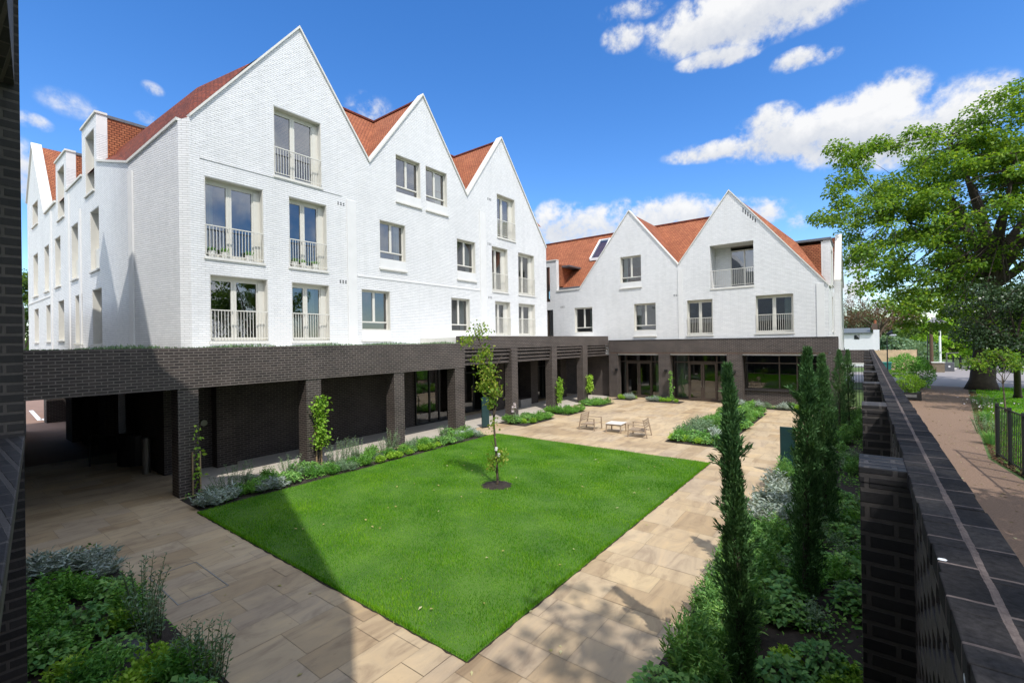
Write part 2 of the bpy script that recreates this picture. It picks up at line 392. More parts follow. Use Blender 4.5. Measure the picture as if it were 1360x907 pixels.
# unseen bright broken cloud behind the camera, added to lift the shade
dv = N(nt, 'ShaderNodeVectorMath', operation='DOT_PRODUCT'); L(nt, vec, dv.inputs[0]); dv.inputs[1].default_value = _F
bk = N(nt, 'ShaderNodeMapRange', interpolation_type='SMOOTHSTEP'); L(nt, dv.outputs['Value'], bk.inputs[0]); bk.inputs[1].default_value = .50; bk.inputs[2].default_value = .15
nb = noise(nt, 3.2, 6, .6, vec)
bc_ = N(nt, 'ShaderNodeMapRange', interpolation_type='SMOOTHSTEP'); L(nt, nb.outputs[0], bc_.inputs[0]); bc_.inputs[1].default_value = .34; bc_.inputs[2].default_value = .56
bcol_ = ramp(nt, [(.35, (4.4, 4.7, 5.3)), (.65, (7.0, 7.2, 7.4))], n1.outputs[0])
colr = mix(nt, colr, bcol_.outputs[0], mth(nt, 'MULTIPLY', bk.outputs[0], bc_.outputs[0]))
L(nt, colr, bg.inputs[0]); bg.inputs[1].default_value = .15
vs = sc.view_settings; vs.view_transform = 'Standard'; vs.look = 'None'; vs.gamma = 1; vs.use_curve_mapping = False; vs.exposure = 1.08
sc.cycles.max_bounces = 8; sc.cycles.transparent_max_bounces = 16

# ------------------------------------------------------------------ ground
def sheet(name, pts, z, mat, kind='structure'):
    mb = MB(); mb.add([(x, y, z) for x, y in pts], [list(range(len(pts)))])
    o = mb.build(name, mat, fix=False); struct(o, kind); return o
M['meadow'] = plain('meadow', (.07, .115, .03), .95, var=.35, vscale=.4, bump=.3)
M['tarmac'] = plain('tarmac', (.235, .215, .21), .9, var=.12, vscale=2, bump=.3)
M['path'] = plain('bound_gravel', (.19, .125, .086), .9, var=.38, vscale=26, bump=.9)
M['pathfar'] = plain('brown_tarmac', (.24, .15, .11), .9, var=.15, vscale=1.2, bump=.3)
M['joint'] = plain('paving_joint', (.24, .195, .145), .95, var=.3)
sheet('ground', [(-900,-900),(900,-900),(900,900),(-900,900)], -.03, M['meadow'])
sheet('paving_bed', [(-23,-6),(.3,-6),(.3,33),(-23,33)], -.014, M['joint'])
sheet('road', [(-75,-8),(-23,-8),(-23,40),(-75,40)], -.010, M['pathfar'])
sheet('gravel_path', [(.35,-8),(3.9,-8),(3.7,12),(3.45,18),(3.12,21.2),(4.0,30),(5.78,45.7),(6.5,51.5),(.3,51.5),(.35,31)], -.002, M['path'])
sheet('forecourt_road', [(-2,50.8),(40,44),(44,58),(14,75),(13.2,77.5),(30,110),(26,118),(9,80),(7.2,73),(3.6,66),(-2,66)], .003, M['tarmac'])
# sandstone flags, every flag a slab of its own size
m, nt, out = newmat('sandstone_flag')
g = N(nt, 'ShaderNodeNewGeometry')
r0 = ramp(nt, [(0, (.39, .295, .185)), (.3, (.47, .37, .245)), (.6, (.495, .40, .275)), (.85, (.45, .365, .265)), (1, (.53, .42, .265))], g.outputs['Random Per Island'])
mp = N(nt, 'ShaderNodeMapping'); L(nt, g.outputs['Position'], mp.inputs[0]); mp.inputs['Scale'].default_value = (1, .35, 1); mp.inputs['Rotation'].default_value = (0, 0, .5)
n1 = noise(nt, 2.6, 6, .65, mp.outputs[0]); n1.inputs['Distortion'].default_value = 1.2
r1 = ramp(nt, [(.3, (.66, .62, .60)), (.5, (.95, .93, .9)), (.72, (1.12, 1.06, .96))], n1.outputs[0])
n2 = noise(nt, .32, 4, .6, g.outputs['Position']); r2 = ramp(nt, [(.35, (.80, .78, .77)), (.65, (1.06, 1.05, 1.02))], n2.outputs[0])
c_ = mix(nt, mix(nt, r0.outputs[0], r1.outputs[0], 1.0, 'MULTIPLY'), r2.outputs[0], 1.0, 'MULTIPLY')
n4 = noise(nt, 7, 5, .7, g.outputs['Position']); r4 = ramp(nt, [(.62, (1, 1, 1)), (.72, (.72, .68, .64))], n4.outputs[0]); c_ = mix(nt, c_, r4.outputs[0], .6, 'MULTIPLY')
bs = N(nt, 'ShaderNodeBsdfPrincipled'); L(nt, c_, bs.inputs['Base Color']); bs.inputs['Roughness'].default_value = .7; bs.inputs['Specular IOR Level'].default_value = .35
n3 = noise(nt, 18, 6, .7, mp.outputs[0]); bp = N(nt, 'ShaderNodeBump'); bp.inputs['Strength'].default_value = .35; bp.inputs['Distance'].default_value = .01; L(nt, n3.outputs[0], bp.inputs['Height']); L(nt, bp.outputs[0], bs.inputs['Normal']); L(nt, bs.outputs[0], out.inputs[0])
M['flag'] = m
mb = MB()
def flags(x0, x1, y0, y1, alongY=True):
    a0, a1, b0, b1 = (x0, x1, y0, y1) if alongY else (y0, y1, x0, x1)
    a = a0
    while a < a1-.02:
        w_ = random.choice((.42, .56, .56, .7)); ae = min(a+w_, a1)
        if a1-ae < .2: ae = a1
        b = b0 - random.random()*.6
        while b < b1:
            l = random.choice((.55, .7, .85, .85, 1.0, 1.2)); be = b+l
            bb, ee = max(b, b0), min(be, b1)
            if ee-bb > .06:
                j = .0028
                z = random.uniform(-.002, .0015)
                if alongY: mb.add([(a+j, bb+j, z), (ae-j, bb+j, z+random.uniform(-.001,.001)), (ae-j, ee-j, z), (a+j, ee-j, z)], [(0,1,2,3)])
                else: mb.add([(bb+j, a+j, z), (ee-j, a+j, z), (ee-j, ae-j, z+random.uniform(-.001,.001)), (bb+j, ae-j, z)], [(0,1,2,3)])
            b = be
        a = ae
flags(-22.9, -4.03, -5.5, 32.5); flags(-4.03, .28, -5.5, 32.5, False)
struct(mb.build('paving', M['flag'], fix=False))
sheet('arcade_floor', [(-17.5,5.0),(-14.62,5.0),(-14.62,31.2),(-17.5,31.2)], .005, M['concrete'])
# beds
def soil(name, pts, h=.04, amp=.05):
    """mounded soil, a little uneven"""
    xs = [p[0] for p in pts]; ys = [p[1] for p in pts]
    x0, x1, y0, y1 = min(xs), max(xs), min(ys), max(ys)
    nx = max(4, int((x1-x0)/.22)); ny = max(4, int((y1-y0)/.22))
    mb = MB(); vs = []
    for j in range(ny+1):
        for i in range(nx+1):
            e = i in (0, nx) or j in (0, ny)
            vs.append((x0+(x1-x0)*i/nx, y0+(y1-y0)*j/ny, .004 if e else h+random.uniform(-.5, .5)*amp))
    fs = [(j*(nx+1)+i, j*(nx+1)+i+1, (j+1)*(nx+1)+i+1, (j+1)*(nx+1)+i) for j in range(ny) for i in range(nx)]
    mb.add(vs, fs); o = mb.build(name, M['soil'], fix=False, smooth=True); struct(o, 'structure'); return o
BEDS = dict(near=(-12.3,-4.9,.6,2.3), arcade=(-14.42,-12.95,4.32,15.3), island=(-6.35,-4.2,18.07,27.8), wall=(-2.08,.14,1.2,30.2),
            spot_a=(-14.6,-12.9,17.8,20.6), spot_b=(-14.55,-12.8,21.7,23.6), spot_c=(-14.5,-12.8,25.5,27.6), spot_d=(-13.9,-12.5,29.3,30.6), spot_e=(-11.4,-9.3,29.3,30.5), front=(-6.4,-1.7,29.4,30.5))
for k, b in BEDS.items():
    soil('planting_bed', [(b[0], b[2]), (b[1], b[3])])
# lawn
LX0, LX1, LY0, LY1 = -12.93, -4.03, 4.23, 15.72
m, nt, out = newmat('turf')
g = N(nt, 'ShaderNodeNewGeometry'); n1 = noise(nt, 1.1, 5, .6, g.outputs['Position']); r1 = ramp(nt, [(.3, (.04, .11, .008)), (.7, (.085, .18, .016))], n1.outputs[0])
bs = N(nt, 'ShaderNodeBsdfPrincipled'); L(nt, r1.outputs[0], bs.inputs['Base Color']); bs.inputs['Roughness'].default_value = .9; L(nt, bs.outputs[0], out.inputs[0]); M['turf'] = m
mb = MB(); mb.box(LX0, LX1, LY0, LY1, -.012, .014); struct(mb.build('lawn_base', M['turf']))
def grass(name, x0, x1, y0, y1, n, h0, h1, w, seed, keep=None, z=.012):
    g = np.random.default_rng(seed)
    P = np.stack([g.uniform(x0, x1, n), g.uniform(y0, y1, n), np.full(n, z)], 1)
    if keep is not None: P = P[keep(P)]
    n = len(P)
    lump = .75 + .35*np.sin(P[:, 0]*2.1+1.3*np.sin(P[:, 1]*1.7))*np.sin(P[:, 1]*2.6+P[:, 0]*.7)
    h = g.uniform(h0, h1, n)*lump
    az = g.uniform(0, 2*np.pi, n); lean = g.normal(0, .45, n)
    tip = P + np.stack([np.cos(az)*lean*h, np.sin(az)*lean*h, h], 1)
    ww = g.uniform(.7, 1.3, n)*w; a2 = az+1.57+g.normal(0, .4, n)
    off = np.stack([np.cos(a2)*ww/2, np.sin(a2)*ww/2, np.zeros(n)], 1)
    nm = NM(); nm.tris(np.stack([P-off, P+off, tip], 1)); return nm
def not_hole(P): return np.hypot(P[:, 0]+8.25, P[:, 1]-9.99) > .42 + .05*np.sin(9*np.arctan2(P[:, 1]-9.99, P[:, 0]+8.25))
nm = grass('lawn_grass', LX0-.015, LX1+.015, LY0-.015, LY1+.015, 330000, .035, .062, .0075, 3, not_hole)
for T in grass('', LX0, LX1, LY0, LY0+.05, 4500, .04, .085, .008, 4).t + grass('', LX1-.05, LX1, LY0, LY1, 4500, .04, .085, .008, 5).t: nm.tris(T[0])
struct(nm.build('lawn_grass', [M['grass']]), 'stuff')
mb = MB(); a = [k*2*math.pi/18 for k in range(18)]
mb.add([(-8.25, 9.99, .05)]+[(-8.25+math.cos(t)*.44, 9.99+math.sin(t)*.44, .016) for t in a], [(0, 1+k, 1+(k+1) % 18) for k in range(18)])
struct(mb.build('tree_pit_soil', M['soil'], fix=False))
# verge by the gravel path
sheet('verge', [(3.95,-8),(40,-8),(40,44),(6.6,50.5),(5.95,45.7),(4.2,30),(3.3,21.2),(3.6,18),(3.85,12)], .004, M['turf'])
nm = grass('verge_grass', 3.3, 26, 12, 50, 150000, .06, .14, .03, 8, lambda P: P[:, 0] > np.interp(P[:, 1], [12, 18, 21.2, 30, 45.7, 50.5], [3.95, 3.65, 3.35, 4.25, 6.0, 6.7])+.15)
struct(nm.build('verge_grass', [M['grass']]), 'stuff')
g = np.random.default_rng(5); n = 5000
yy = g.uniform(19, 46, n); xx = np.interp(yy, [12, 18, 21.2, 30, 45.7], [3.85, 3.6, 3.25, 4.1, 5.85]) + g.uniform(0, 1, n)**2*.8
P = np.stack([xx, yy, g.uniform(.006, .03, n)], 1)
nm = NM(); nm.quads(leaf_quads(P, g.normal(0, 1, (n, 3))*[1, 1, .15], g.uniform(.05, .1, n), .05, g, up=.9)); struct(nm.build('leaf_litter', [M['lf_red']]), 'stuff')
# kerb round the tree side of the forecourt and white bay marks in the car park
mb = MB()
for a, b in (((3.6,66),(7.2,73)), ((7.2,73),(8.6,76))): mb.bar((*a, .06), (*b, .06), .25, .13)
struct(mb.build('kerb', M['stone']))
mb = MB()
for (a, b) in (((41,545),(53,558)), ((55,556),(62,558)), ((75,551),(80,555))):
    p, q = at(*a, -.006), at(*b, -.006); d = (q-p).normalized(); s_ = Vector((-d.y, d.x, 0))*.1
    mb.add([p-s_, q-s_, q+s_, p+s_], [(0,1,2,3)])
struct(mb.build('bay_marking', M['whitepaint'], fix=False))

# a few fallen leaves on the lawn and flags
g = np.random.default_rng(44); n = 90
P = np.stack([g.uniform(-12.5,-2.3,n), g.uniform(2.6,16,n), np.where(True, .065, .06)*np.ones(n)], 1); P[:, 2] = np.where((P[:,0] > LX1)|(P[:,1] < LY0), .006, .062)
nm = NM(); nm.quads(leaf_quads(P, g.normal(0,1,(n,3))*[1,1,.1], g.uniform(.05,.1,n), g.uniform(.03,.06,n), g, up=.95))
struct(nm.build('fallen_leaves', [leaf_mat('fallen_leaf', (.30,.24,.08), (.42,.36,.14), (.55,.5,.3), trans=.1)]), 'stuff')

g = np.random.default_rng(45); n = 420; yy = g.uniform(8,50,n); xr = np.interp(yy, [8, 18, 21.2, 30, 45.7, 51], [3.6, 3.4, 3.1, 4.0, 5.8, 6.4]); tt = np.where(g.random(n) < .6, 1-g.random(n)**2.2*.5, g.random(n))
P = np.stack([.4+(xr-.4)*tt, yy, np.full(n, .004)], 1); nm = NM(); nm.quads(leaf_quads(P, g.normal(0,1,(n,3))*[1,1,.1], g.uniform(.05,.12,n), g.uniform(.03,.07,n), g, up=.95))
struct(nm.build('path_leaves', [leaf_mat('path_leaf', (.16,.11,.05), (.26,.20,.09), (.36,.33,.2), trans=.1)]), 'stuff')
# ragged soil edge where turf meets flags
mb = MB(); random.seed(31)
def edge(x0, y0, x1, y1, nx, ny):
    n = int(math.hypot(x1-x0, y1-y0)/.11); vs = []
    for k in range(n+1):
        x = x0+(x1-x0)*k/n; y = y0+(y1-y0)*k/n; o_ = random.uniform(.004,.034)
        vs += [(x-nx*.03, y-ny*.03, .0035), (x+nx*o_, y+ny*o_, .0035)]
    mb.add(vs, [(2*k,2*k+1,2*k+3,2*k+2) for k in range(n)])
edge(LX0, LY0, LX1, LY0, 0, -1); edge(LX1, LY0, LX1, LY1, 1, 0); edge(LX0, LY1, LX1, LY1, 0, 1)
struct(mb.build('turf_edge', M['soil'], fix=False))
# recessed drain cover let into the flags
a_, b_, c_, d_ = at(205,744,.002), at(230,763,.002), at(282,744,.002), at(258,729,.002)
x0, x1 = min(a_.x, b_.x, d_.x)-.0, -8.55; y0, y1 = 2.52, 3.25
x0 = -10.0
mb = MB()
for q in ((x0,x1,y0,y0+.018),(x0,x1,y1-.018,y1),(x0,x0+.018,y0+.018,y1-.018),(x1-.018,x1,y0+.018,y1-.018)): mb.box(q[0],q[1],q[2],q[3],.0022,.0052)
M['frame_steel'] = plain('worn_steel', (.30,.30,.29), .45, metal=.5)
tag(mb.build('drain_cover', M['frame_steel']), 'thin steel frame of a paved drain cover beside the lower-left bed', 'drain cover')
# ------------------------------------------------------------------ windows
def PX_(X0): return lambda u, d, z: (X0+d, u, z)          # wall facing +X, depth d outwards
def PYm(Y0): return lambda u, d, z: (u, Y0-d, z)          # wall facing -Y
def PXs(X0): return lambda u, d, z: (X0+d, u, z)
def one(name, mat, parent, fn, **k):
    mb = MB(); fn(mb); return mb.build(name, mat, parent, **k)
def lining(mb, P, u0, u1, z0, z1, dd, t=.025, bottom=True):
    mb.pbox(P, u0+.003, u0+t, -dd, -.012, z0+.003, z1-.003); mb.pbox(P, u1-t, u1-.003, -dd, -.012, z0+.003, z1-.003)
    mb.pbox(P, u0+t, u1-t, -dd, -.012, z1-t, z1-.003)
    if bottom: mb.pbox(P, u0+t, u1-t, -dd, -.012, z0+.003, z0+t)
def pane(P, u0, u1, z0, z1, d, parent, mat='glass'):
    one('pane', M[mat], parent, lambda mb: mb.add([P(u0,d,z0),P(u1,d,z0),P(u1,d,z1),P(u0,d,z1)], [(0,1,2,3)]), fix=False)
def balustrade(P, u0, u1, z0, parent, d=.02, h=1.08, step=.105):
    mb = MB()
    mb.pbox(P, u0, u1, d-.012, d+.022, z0+h-.035, z0+h); mb.pbox(P, u0, u1, d-.008, d+.016, z0+.09, z0+.115)
    n = max(2, round((u1-u0)/step))
    for k in range(n+1):
        u = u0+.008+(u1-u0-.016)*k/n; mb.pbox(P, u-.008, u+.008, d-.004, d+.012, z0+.115, z0+h-.035)
    mb.build('balustrade', M['cream'], parent)
def sill(P, u0, u1, z, parent, d=.07, t=.085):
    one('sill', M['stone'], parent, lambda mb: mb.pbox(P, u0-.04, u1+.04, -.2, d, z-t, z-.004), bevel=.006)
def french(P, u0, u1, z0, z1, parent, side=.0, rail=True, dep=.27):
    """pair of tall glazed doors set back in the wall behind a guard rail"""
    mb = MB(); d0, d1 = -dep-.06, -dep
    lining(mb, P, u0, u1, z0, z1, dep+.07)
    a, b = u0+.025, u1-.025; hz = z1-.12; c = (a+b-side)/2
    mb.pbox(P, a, b, d0-.01, d1+.01, z1-.12, z1-.028)
    if side: mb.pbox(P, b-side, b, d0-.008, d1+.03, z0+.03, hz)
    e = b-side
    for (x0, x1) in ((a, a+.05), (e-.05, e), (c-.09, c+.09)): mb.pbox(P, x0, x1, d0, d1, z0+.14, hz-.06)
    mb.pbox(P, a, e, d0, d1, hz-.06, hz-.001); mb.pbox(P, a, e, d0, d1, z0+.03, z0+.14)
    mb.pbox(P, c-.012, c+.012, d1, d1+.015, z0+.14, hz-.06)
    w_ = mb.build('window', M['cream'], parent)
    pane(P, a+.05, c-.09, z0+.14, hz-.06, d0+.02, w_); pane(P, c+.09, e-.05, z0+.14, hz-.06, d0+.02, w_)
    one('handle', M['steel'], w_, lambda m_: (m_.pbox(P, c-.06, c-.045, d1, d1+.05, z0+1.05, z0+1.07), m_.pbox(P, c-.16, c-.06, d1+.03, d1+.05, z0+1.05, z0+1.07)))
    if rail: balustrade(P, u0+.02, u1-.02, z0, w_)
    sill(P, u0, u1, z0, w_, d=.05)
    return w_
def casement(P, u0, u1, z0, z1, parent, apron=.42, dep=.2):
    """two tall lights over one low fixed light, plain apron and ledge below"""
    mb = MB(); d0, d1 = -dep-.06, -dep
    lining(mb, P, u0, u1, z0, z1, dep+.07)
    a, b = u0+.025, u1-.025; c = (a+b)/2; t = z0+.34
    for (x0, x1, y0, y1) in ((a, a+.05, z0+.03, z1-.03), (b-.05, b, z0+.03, z1-.03), (c-.06, c+.06, t+.06, z1-.1)): mb.pbox(P, x0, x1, d0, d1, y0, y1)
    mb.pbox(P, a+.05, b-.05, d0, d1+.02, t, t+.06); mb.pbox(P, a+.05, b-.05, d0, d1, z1-.1, z1-.03); mb.pbox(P, a+.05, b-.05, d0, d1, z0+.03, z0+.06)
    w_ = mb.build('window', M['cream'], parent)
    pane(P, a+.05, c-.06, t+.06, z1-.1, d0+.02, w_); pane(P, c+.06, b-.05, t+.06, z1-.1, d0+.02, w_); pane(P, a+.05, b-.05, z0+.06, t, d0+.02, w_)
    if apron:
        one('apron', M['whiteplain'], w_, lambda m_: m_.pbox(P, u0, u1, -.02, .012, z0-apron, z0-.004))
        sill(P, u0, u1, z0-apron, w_, d=.075)
    else: sill(P, u0, u1, z0, w_)
    return w_
def coping(P, pts, parent, w0=-.34, w1=.07, t=.11, mat='stone'):
    mb = MB()
    for (u0, z0), (u1, z1) in zip(pts[:-1], pts[1:]):
        vs = [P(u0,w0,z0+.004), P(u0,w1,z0+.004), P(u1,w1,z1+.004), P(u1,w0,z1+.004), P(u0,w0,z0+t), P(u0,w1,z0+t), P(u1,w1,z1+t), P(u1,w0,z1+t)]
        mb.add(vs, [(3,2,1,0),(4,5,6,7),(0,1,5,4),(1,2,6,5),(2,3,7,6),(3,0,4,7)])
    return mb.build('coping', M[mat], parent)
def vents(P, u, z, parent, n=3):
    one('vent', M['black'], parent, lambda mb: [mb.pbox(P, u+k*.13, u+k*.13+.06, -.01, .006, z+j*.075, z+j*.075+.045) for k in range(n) for j in range(2) if (k+j) % 2 == 0 or n == 3])
def rec(u0, u1, z0, z1): return [(u0,z0),(u1,z0),(u1,z1),(u0,z1)]

# ------------------------------------------------------------------ left: long white gabled building
HL = empty('gabled_building', 'long white brick building with three street gables and a side wing, left of the lawn', 'building')
FX = -17.5; P = PX_(FX)
fr = [(6.08,7.98,7.05,9.75),(6.2,8.1,4.2,6.47),(8.93,10.5,7.05,9.75),(9.0,10.57,4.2,6.47),(8.4,10.3,10.42,13.03),(21.62,23.42,10.38,13.0),(21.07,22.6,7.08,9.75),(23.68,25.5,7.08,9.75),(21.3,22.8,4.45,6.5),(23.65,25.5,4.45,6.5)]
ca = [(14.07,15.6,11.2,13.0),(15.94,17.45,11.2,13.0),(13.1,14.6,7.93,9.7),(18.12,19.62,7.93,9.7),(12.1,13.64,4.65,6.46),(17.62,19.1,4.65,6.46)]
outl = [(5.66,3.0),(26.95,3.0),(26.95,10.5),(22.1,16.45),(18.97,12.17),(15.81,16.45),(12.59,12.12),(9.44,16.45),(5.66,11.55)]
mb = MB(); mb.poly_plate(outl, [rec(*q) for q in fr+ca], P, 0, -.35)
row = 0; z = 10.425                                          # raked bands of projecting headers across the first gable
while z < 16.0:
    y = 5.8+(row % 2)*.1125
    while y < 12.4:
        lim = 11.55+(y-5.66)*1.296 if y < 9.44 else 16.45-(y-9.44)*1.375
        if z < lim-.32 and ((z-1.05*y)/.62) % 1 < .52 and not any(a-.15 < y < b_+.05 and c-.1 < z < d+.08 for (a, b_, c, d) in fr):
            mb.pbox(P, y, y+.105, -.01, .0055, z+.008, z+.068)
        y += .225
    z += .075; row += 1
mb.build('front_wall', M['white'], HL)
coping(P, outl[2:], HL)
for k, q in enumerate(fr): french(P, *q, HL, side=.22 if k < 5 else .3)
for q in ca: casement(P, *q, HL)
# plain pilaster strips and string courses
one('pilaster', M['whiteplain'], HL, lambda m_: m_.pbox(P, 11.42, 11.86, -.02, .05, 3.9, 10.2))
one('pilaster', M['whiteplain'], HL, lambda m_: m_.pbox(P, 20.0, 20.5, -.02, .05, 3.9, 11.6))
one('string_course', M['whiteplain'], HL, lambda m_: m_.pbox(P, 11.9, 19.98, -.02, .022, 6.98, 7.06))
one('string_course', M['white'], HL, lambda m_: m_.pbox(P, 5.95, 11.2, -.02, .022, 10.3, 10.375))
for (u, z) in ((11.0,9.9),(11.05,6.62),(20.7,9.75),(20.75,12.4),(20.7,6.6)): vents(P, u, z, HL)
# canted corner and side wing
def skew(p, q): # wall face from p to q (plan), outward to the right of p->q
    p = Vector(p); q = Vector(q); d = (q-p).normalized(); n = Vector((d.y, -d.x))
    return lambda u, dd, z: (p.x+d.x*u+n.x*dd, p.y+d.y*u+n.y*dd, z)
C0, C1, C2 = (-17.5,5.66), (-17.74,5.42), (-20.85,4.85)
Pc = skew(C1, C0); Ln = (Vector(C0)-Vector(C1)).length
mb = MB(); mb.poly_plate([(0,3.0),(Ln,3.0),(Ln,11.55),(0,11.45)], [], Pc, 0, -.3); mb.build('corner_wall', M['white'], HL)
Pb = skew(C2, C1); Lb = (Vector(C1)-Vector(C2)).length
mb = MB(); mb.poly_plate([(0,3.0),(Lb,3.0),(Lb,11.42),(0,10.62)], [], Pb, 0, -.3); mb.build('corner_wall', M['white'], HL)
coping(Pb, [(0,10.62),(Lb,11.42)], HL, w0=-.3, w1=.06, t=.10)
one('corner_strip', M['whiteplain'], HL, lambda m_: m_.pbox(Pb, .02, .3, 0, .045, 3.9, 10.3))
WY = 4.85; Pw = PYm(WY); k_ = 4.85/4.9
wins = [(-26.6,-25.1,7.35,9.93),(-30.4,-28.95,7.35,9.93),(-34.5,-33.0,7.35,9.93),(-37.65,-36.2,7.35,9.93),(-41.5,-39.8,7.35,9.93),
        (-26.4,-24.8,4.2,6.55),(-29.75,-28.25,4.3,6.55),(-33.8,-32.3,4.5,6.55),(-37.3,-35.9,4.5,6.55),(-41.4,-39.8,4.5,6.55),(-41.6,-39.6,11.7,13.1),
        (-27.35,-25.75,10.75,13.35),(-33.6,-31.9,10.75,13.35)]
ol = [(-43.6,3.0),(-20.85,3.0),(-20.85,10.62),(-25.35,11.8),(-25.36,13.85),(-27.95,13.85),(-27.96,11.8),(-31.35,11.8),(-31.36,13.85),(-34.0,13.85),(-34.01,11.8),(-37.2,11.75),(-41.2,16.85),(-43.6,13.6)]
ol[3] = (-25.35,11.8)
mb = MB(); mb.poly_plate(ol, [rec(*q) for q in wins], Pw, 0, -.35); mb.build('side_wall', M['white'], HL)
coping(Pw, [(-20.85,10.62),(-25.34,11.8)], HL, w0=-.3, w1=.06, t=.09)
coping(Pw, [(-27.97,11.8),(-31.35,11.8)], HL, w0=-.3, w1=.06, t=.09)
coping(Pw, [(-34.02,11.8),(-37.2,11.75),(-41.2,16.85),(-43.6,13.6)], HL, w0=-.4, w1=.08, t=.12)
for q in wins:
    P2 = Pw; mb = MB(); u0, u1, z0, z1 = q; dd = .33
    lining(mb, P2, u0, u1, z0, z1, dd)
    sp = z0+.95 if q[2] in (7.35,) else z0+.03
    if q[2] == 7.35: mb.pbox(P2, u0+.03, u1-.03, -.3, -.14, z0+.03, z0+.95)
    mb.pbox(P2, u0+.03, u0+.09, -dd, -.27, sp, z1-.03); mb.pbox(P2, u1-.09, u1-.03, -dd, -.27, sp, z1-.03); mb.pbox(P2, (u0+u1)/2-.05, (u0+u1)/2+.05, -dd, -.27, sp, z1-.08); mb.pbox(P2, u0+.09, u1-.09, -dd, -.27, z1-.08, z1-.03)
    w_ = mb.build('window', M['cream'], HL)
    pane(P2, u0+.09, u1-.09, sp, z1-.08, -.3, w_); sill(P2, u0, u1, z0, w_)
one('pilaster', M['whiteplain'], HL, lambda m_: m_.pbox(Pw, -31.1, -30.75, 0, .05, 3.9, 11.6))
one('pilaster', M['whiteplain'], HL, lambda m_: m_.pbox(Pw, -35.6, -35.25, 0, .05, 3.9, 11.6))
one('pilaster', M['whiteplain'], HL, lambda m_: m_.pbox(Pw, -28.6, -28.3, 0, .05, 3.9, 10.4))
one('string_course', M['whiteplain'], HL, lambda m_: m_.pbox(Pw, -43.5, -35.65, 0, .03, 6.95, 7.05))
# dormer boxes on the side wing
def dormer(x0, x1, y0, y1, z0, z1):
    d_ = one('dormer', M['whiteplain'], HL, lambda m_: (m_.box(x1-.02, x1+.004, y0+.003, y0+.36, z0, z1-.003), m_.box(x0+.01, x1, y0+.352, y1, z0, z1-.05)))
    one('cheek', M['tile'], d_, lambda m_: m_.box(x1-.06, x1+.012, y0+.362, y1, z0-.4, z1-.1))
    one('flat_roof', M['lead'], d_, lambda m_: m_.box(x0-.05, x1+.05, y0+.36, y1, z1-.09, z1+.03))
    one('cap', M['stone'], d_, lambda m_: m_.box(x0-.05, x1+.05, y0-.06, y0+.358, z1, z1+.09))
dormer(-27.95, -25.36, WY, 7.6, 11.9, 13.85); dormer(-34.0, -31.36, WY, 7.6, 11.9, 13.85)
# roofs
RX, RZ = -21.5, 16.3
mb = MB()
mb.add([(-17.84,9.44,12.0),(-17.84,26.9,12.0),(RX,26.9,RZ),(RX,9.44,RZ)], [(0,1,2,3)])
for yc, ya, yb, za, zb in ((9.44,5.7,12.59,11.5,12.1),(15.81,12.59,18.97,12.1,12.15),(22.1,18.97,26.9,12.15,10.45)):
    mb.add([(-17.84,ya,za),(-17.84,yc,RZ),(RX,yc,RZ),(RX-2,ya,za)], [(0,1,2,3)])
    mb.add([(-17.84,yb,zb),(-17.84,yc,RZ),(RX,yc,RZ),(RX-2,yb,zb)], [(0,1,2,3)])
mb.add([(RX,9.4,RZ),(RX,26.9,RZ),(-26.5,26.9,10.8),(-26.5,13,10.8)], [(0,1,2,3)])
mb.build('roof', M['tile'], HL, fix=False)
mb = MB()
c = (-17.62,5.56,11.46); q1 = (-17.80,7.74,14.42); q2 = (-19.1,6.45,13.41); q3 = (-25.9,5.52,12.52); b = (-20.9,4.97,10.66); a = (-25.3,4.97,11.83); pk = (-17.84,9.44,16.36); rr = (RX,9.44,RZ)
mb.add([c, q1, q2, b, q3, a, pk, rr, (-43,9.44,RZ), (-30,5.0,11.8), (-30,7.0,14.0)], [(0,1,2),(0,2,3),(3,2,4),(3,4,5),(1,6,7,2),(2,7,8,10,4),(5,4,10,9)])
mb.add([(-25.3,4.9,11.75),(-43.5,4.9,11.75),(-43.5,9.44,RZ),(-25.3,9.44,RZ)], [(0,1,2,3)])
mb.add([(-43.5,14,11.3),(-22,14,11.3),(-22,9.44,RZ),(-43.5,9.44,RZ)], [(0,1,2,3)])
mb.build('roof', M['tiledark'], HL, fix=False)  # darker tile puts this slope's grazing-light dimness into the colour
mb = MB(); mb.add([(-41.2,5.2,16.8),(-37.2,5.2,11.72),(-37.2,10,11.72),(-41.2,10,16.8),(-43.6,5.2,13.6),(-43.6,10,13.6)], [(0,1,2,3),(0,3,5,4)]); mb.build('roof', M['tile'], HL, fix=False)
one('ridge', M['tiledark'], HL, lambda m_: (m_.bar((RX,9.5,RZ+.03),(RX,26.9,RZ+.03),.2,.1), m_.bar((-17.9,15.81,RZ+.03),(RX,15.81,RZ+.03),.16,.08), m_.bar((-17.9,22.1,RZ+.03),(RX,22.1,RZ+.03),.16,.08)))
